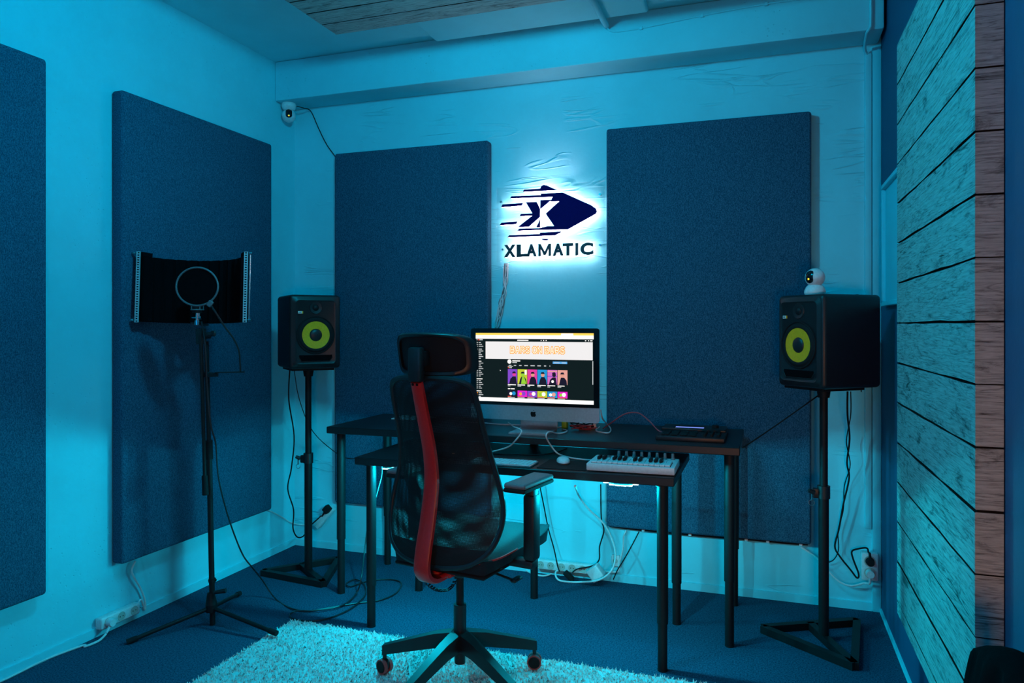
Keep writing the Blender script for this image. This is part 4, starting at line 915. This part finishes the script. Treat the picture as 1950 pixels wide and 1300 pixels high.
# double socket by the right corner
ws = thing('wall_socket', 'white double wall socket with plugs in the right corner', 'socket', onY(1655, 1076, YW - .022))
MB().rbox(-.038, .038, -.030, .022, -.066, .066, .008, 2).build('case', M['white'], ws)
for dz in (.028, -.028): MB().lathe([(.026, .0302), (.025, .033), (.022, .0325), (.0004, .0305)], 24, Matrix.Translation((0, 0, dz)) @ Matrix.Rotation(R(90), 4, 'X')).build('socket', M['brass'], ws)
wsl = onY(1655, 1076, YW - .022)
p1 = thing('power_plug', 'black plug in the right corner wall socket', 'plug', wsl + Vector((0, -.031, .028))); m = MB(); m.cyl((0, 0, 0), (0, -.028, 0), .0205, .017, 18); m.build('body', M['matte'], p1); MB().cyl((0, -.018, .008), (-.003, -.014, .045), .008, .005, 10).build('cord_grip', M['matte'], p1)
p2 = thing('power_plug', 'white plug in the right corner wall socket', 'plug', wsl + Vector((0, -.031, -.028))); MB().cyl((0, 0, 0), (0, -.028, 0), .0205, .017, 18).build('body', M['white'], p2); MB().cyl((0, -.018, -.008), (-.003, -.014, -.045), .008, .005, 10).build('cord_grip', M['white'], p2)
yr = YW - .05
cable('speaker_cable', 'thick black cable from the right loudspeaker to the wall socket', [PD(1614, 745, 3.30), PD(1614, 790, 3.32), onY(1618, 835, 3.80), onY(1613, 880, 3.82), onY(1617, 910, 3.85), onY(1606, 960, 3.87), onY(1598, 1005, 3.88), onY(1590, 1040, yr), onY(1600, 1060, yr), onY(1620, 1085, yr), onY(1632, 1100, yr), onY(1635, 1092, yr), onY(1625, 1065, yr), onY(1622, 1050, yr), onY(1632, 1045, yr), onY(1650, 1043, yr), onY(1654, 1052, yr + .01), wsl + Vector((-.003, -.045, .072))], .0042, M['matte'])
cable('speaker_cable', 'thin black cable twisted down behind the right speaker stand', [PD(1620, 745, 3.37), PD(1620, 790, 3.39), onY(1612, 840, 3.86), onY(1619, 885, 3.88), onY(1608, 925, 3.905), onY(1606, 970, 3.91), onY(1596, 1010, 3.915), onY(1597, 1045, yr + .025), onY(1588, 1065, yr + .02), onY(1572, 1072, yr + .02)], .0025, M['matte'])
cable('power_cable', 'white cable looping from the panel clips to the corner socket', [onY(1525, 1041, yb), onY(1545, 1054, yb - .005), onY(1560, 1066, yb - .01), onY(1580, 1090, yb - .02), onY(1600, 1108, yb - .025), onY(1622, 1115, yb - .03), onY(1645, 1110, yb - .03), wsl + Vector((-.004, -.045, -.075))], .0048, M['whiteC'])
cable('speaker_cable', 'black cable stretched from the high desk to the right loudspeaker', [onZ(1414, 852, ZB + .003), onZ(1424, 846, ZB + .01), PD(1470, 815, 3.22), PD(1520, 780, 3.26), PD(1562, 750, 3.30)], .003, M['matte'])
# left speaker cables
cable('speaker_cable', 'black cable hanging from the left loudspeaker towards the corner adapter', [PD(552, 702, 4.2), PD(550, 760, 4.22), PD(560, 830, 4.22), PD(555, 890, 4.22), PD(548, 930, 4.22), PD(559, 970, 4.22), PD(558, 1005, 4.2), PD(566, 1022, 4.2), PD(578, 1020, 4.22), onY(590, 1002, YW - .07), onY(606, 987, YW - .075), onY(612, 981, YW - .066)], .0038, M['matte'])
cable('speaker_cable', 'thin black cable from the left loudspeaker to the desks', [PD(560, 702, 4.2), PD(570, 760, 4.19), PD(595, 820, 4.17), PD(640, 862, 4.02), PD(668, 873, 3.9), PD(700, 868, 3.82)], .0022, M['matte'])
# microphone cable: down the stand and looped on the carpet
mc = [PD(384, 612, 3.36), PD(391, 660, 3.34), PD(395, 740, 3.34), PD(402, 810, 3.34), PD(411, 845, 3.35), PD(415, 900, 3.36), PD(424, 945, 3.38), PD(440, 1000, 3.42), PD(462, 1055, 3.46), PD(482, 1082, 3.48)]
mc += [onZ(500, 1105, .10), onZ(525, 1140, .006), onZ(555, 1158, .006), onZ(585, 1163, .006), onZ(620, 1158, .006), onZ(680, 1148, .006), onZ(725, 1142, .006), onZ(755, 1128, .006), onZ(764, 1110, .006), onZ(745, 1103, .006), onZ(705, 1105, .006), onZ(668, 1116, .008), onZ(660, 1110, .010), onZ(676, 1103, .010), onZ(692, 1110, .010), onZ(697, 1125, .010), onZ(690, 1140, .012), onZ(665, 1160, .008), onZ(625, 1177, .006), onZ(590, 1182, .006), onZ(560, 1178, .006), onZ(552, 1170, .006), onZ(565, 1163, .012), onZ(600, 1162, .012), onZ(650, 1153, .012), onZ(678, 1130, .02), PD(688, 1100, 3.75), PD(694, 1050, 3.85), PD(700, 1000, 3.9)]
cable('microphone_cable', 'long black microphone cable looping over the carpet', mc, .0036, M['black'])
# cables on the desks
cable('usb_cable', 'white cable from the music keyboard up over the high desk edge', [(-.70, 3.115, ZF + .02), (-.735, 3.135, ZF + .012), onZ(1085, 871, ZF + .008), onZ(1062, 863, ZF + .03), PD(1047, 845, 3.25), PD(1040, 830, 3.22), PD(1046, 822, 3.26), onZ(1060, 825, ZB + .010), onZ(1072, 824, ZB + .006), onZ(1080, 820, ZB + .006), onZ(1072, 817, ZB + .006)], .0035, M['whiteC'])
cable('usb_cable', 'white cable hanging over the desk edge left of the computer stand', [(-1.235, 3.17, ZF + .006), PD(965, 852, 3.36), PD(982, 838, 3.25), PD(993, 822, 3.22), PD(988, 816, 3.3), onZ(978, 812, ZB + .016), onZ(968, 804, ZB + .016)], .0035, M['whiteC'])
cable('usb_cable', 'white cable lying along the high desk behind the computer', [(x_, y_, ZB + .004) for x_, y_ in ((-1.52, 3.62), (-1.42, 3.61), (-1.30, 3.58), (-1.22, 3.59), (-1.10, 3.57), (-1.0, 3.56), (-.975, 3.64))], .003, M['whiteC'])
cable('usb_cable', 'white cable looping out right of the computer', [(-.785, 3.60, ZB + .012), onZ(1135, 820, ZB + .008), onZ(1158, 824, ZB + .006), onZ(1163, 816, ZB + .006), onZ(1155, 806, ZB + .010), PD(1147, 796, 3.52), PD(1144, 780, 3.54)], .0035, M['whiteC'])
cable('usb_cable', 'dark red cable arching from the computer to the pad controller', [onZ(1148, 816, ZB + .005), PD(1165, 804, 3.55), PD(1190, 788, 3.5), PD(1215, 786, 3.48), PD(1235, 800, 3.45), PD(1252, 818, 3.42), PD(1262, 823, 3.40)], .003, M['redC'])
cable('usb_cable', 'black cable from the audio interface across the low desk', [(-1.297, 3.13, ZF + .02), (-1.26, 3.17, ZF + .005), (-1.12, 3.20, ZF + .004), (-.99, 3.23, ZF + .004), (-.93, 3.32, ZF + .004), (-.91, 3.44, ZF + .004)], .003, M['matte'])
cable('power_cable', 'thin pale cable dangling under the left end of the low desk', [(-1.70, 3.05, ZF - .036), PD(727, 905, 3.62), PD(722, 925, 3.62), PD(718, 940, 3.63), PD(712, 960, 3.66)], .0022, M['whiteC'])

# ------------------------------------------------------------------ chair with a black jacket at the right edge of the frame
jc = thing('side_chair', 'dark chair under the black jacket in the bottom right corner', 'chair', (.245, 1.50, 0), R(-90))
MB().rbox(-.20, .20, -.20, .20, .41, .45, .012, 2).build('seat', M['matte'], jc)
for x in (-.175, .175):
    for y in (-.175, .175): MB().cyl((x * 1.03, y * 1.03, 0), (x, y, .415), .011, .013, 12).build('leg', M['metal_black'], jc)
MB().rbox(-.16, .16, .177, .203, .45, .715, .012, 3).build('backrest', M['matte'], jc)
# jacket: a thick cloth falling over both faces of the backrest, with folds
V = []; Fc = []; nu, nv = 40, 30
for i in range(nv + 1):
    s = -1 + 2 * i / nv
    for j_ in range(nu + 1):
        u = -1 + 2 * j_ / nu; fold = .007 * math.sin(u * 9 + s * 2) + .005 * math.sin(u * 17 - s * 3)
        drop = abs(s) * (.235 if s < 0 else .27); flare = .02 + .03 * abs(s)
        if abs(s) < .14: y = .19 + s / .14 * .032; z = .768 + .010 * math.cos(s / .14 * 1.5) - .05 * u * u
        else: y = .19 + math.copysign(.032 + flare * (abs(s) - .14) * .6, s) + fold * min(1, abs(s) * 2) * math.copysign(1, s); z = .768 - drop * (abs(s) - .14) / .86 - .05 * u * u
        V.append((u * (.215 + .03 * abs(s)) , y, z))
for i in range(nv): Fc += [(i * (nu + 1) + j_, i * (nu + 1) + j_ + 1, (i + 1) * (nu + 1) + j_ + 1, (i + 1) * (nu + 1) + j_) for j_ in range(nu)]
jk = MB().add(V, Fc).build('jacket', M['foam'], smooth=180); jk.location = jc.location; jk.rotation_euler = jc.rotation_euler
sol = jk.modifiers.new('thickness', 'SOLIDIFY'); sol.thickness = .008; sol.offset = 1
tag(jk, 'black jacket hung over a chair back at the bottom right corner', 'jacket')
# pendant that gives the cyan light, above the frame
pd_ = thing('pendant_lamp', 'small pendant lamp with a cyan bulb hanging from the ceiling', 'lamp', (-1.1, 2.10, ZC))
MB().cyl((0, 0, -.02), (0, 0, 0), .05, n=24).build('ceiling_rose', M['white'], pd_); MB().cyl((0, 0, -.11), (0, 0, -.02), .003, n=8).build('cord', M['matte'], pd_); MB().cyl((0, 0, -.125), (0, 0, -.085), .022, .018, 18).build('lamp_holder', M['matte'], pd_)
MB().lathe([(.0005, -.24), (.018, -.233), (.030, -.205), (.024, -.165), (.016, -.125), (.0005, -.12)], 24).build('bulb', emis('cyan_bulb', (.05, .7, 1.0), 6.0), pd_)
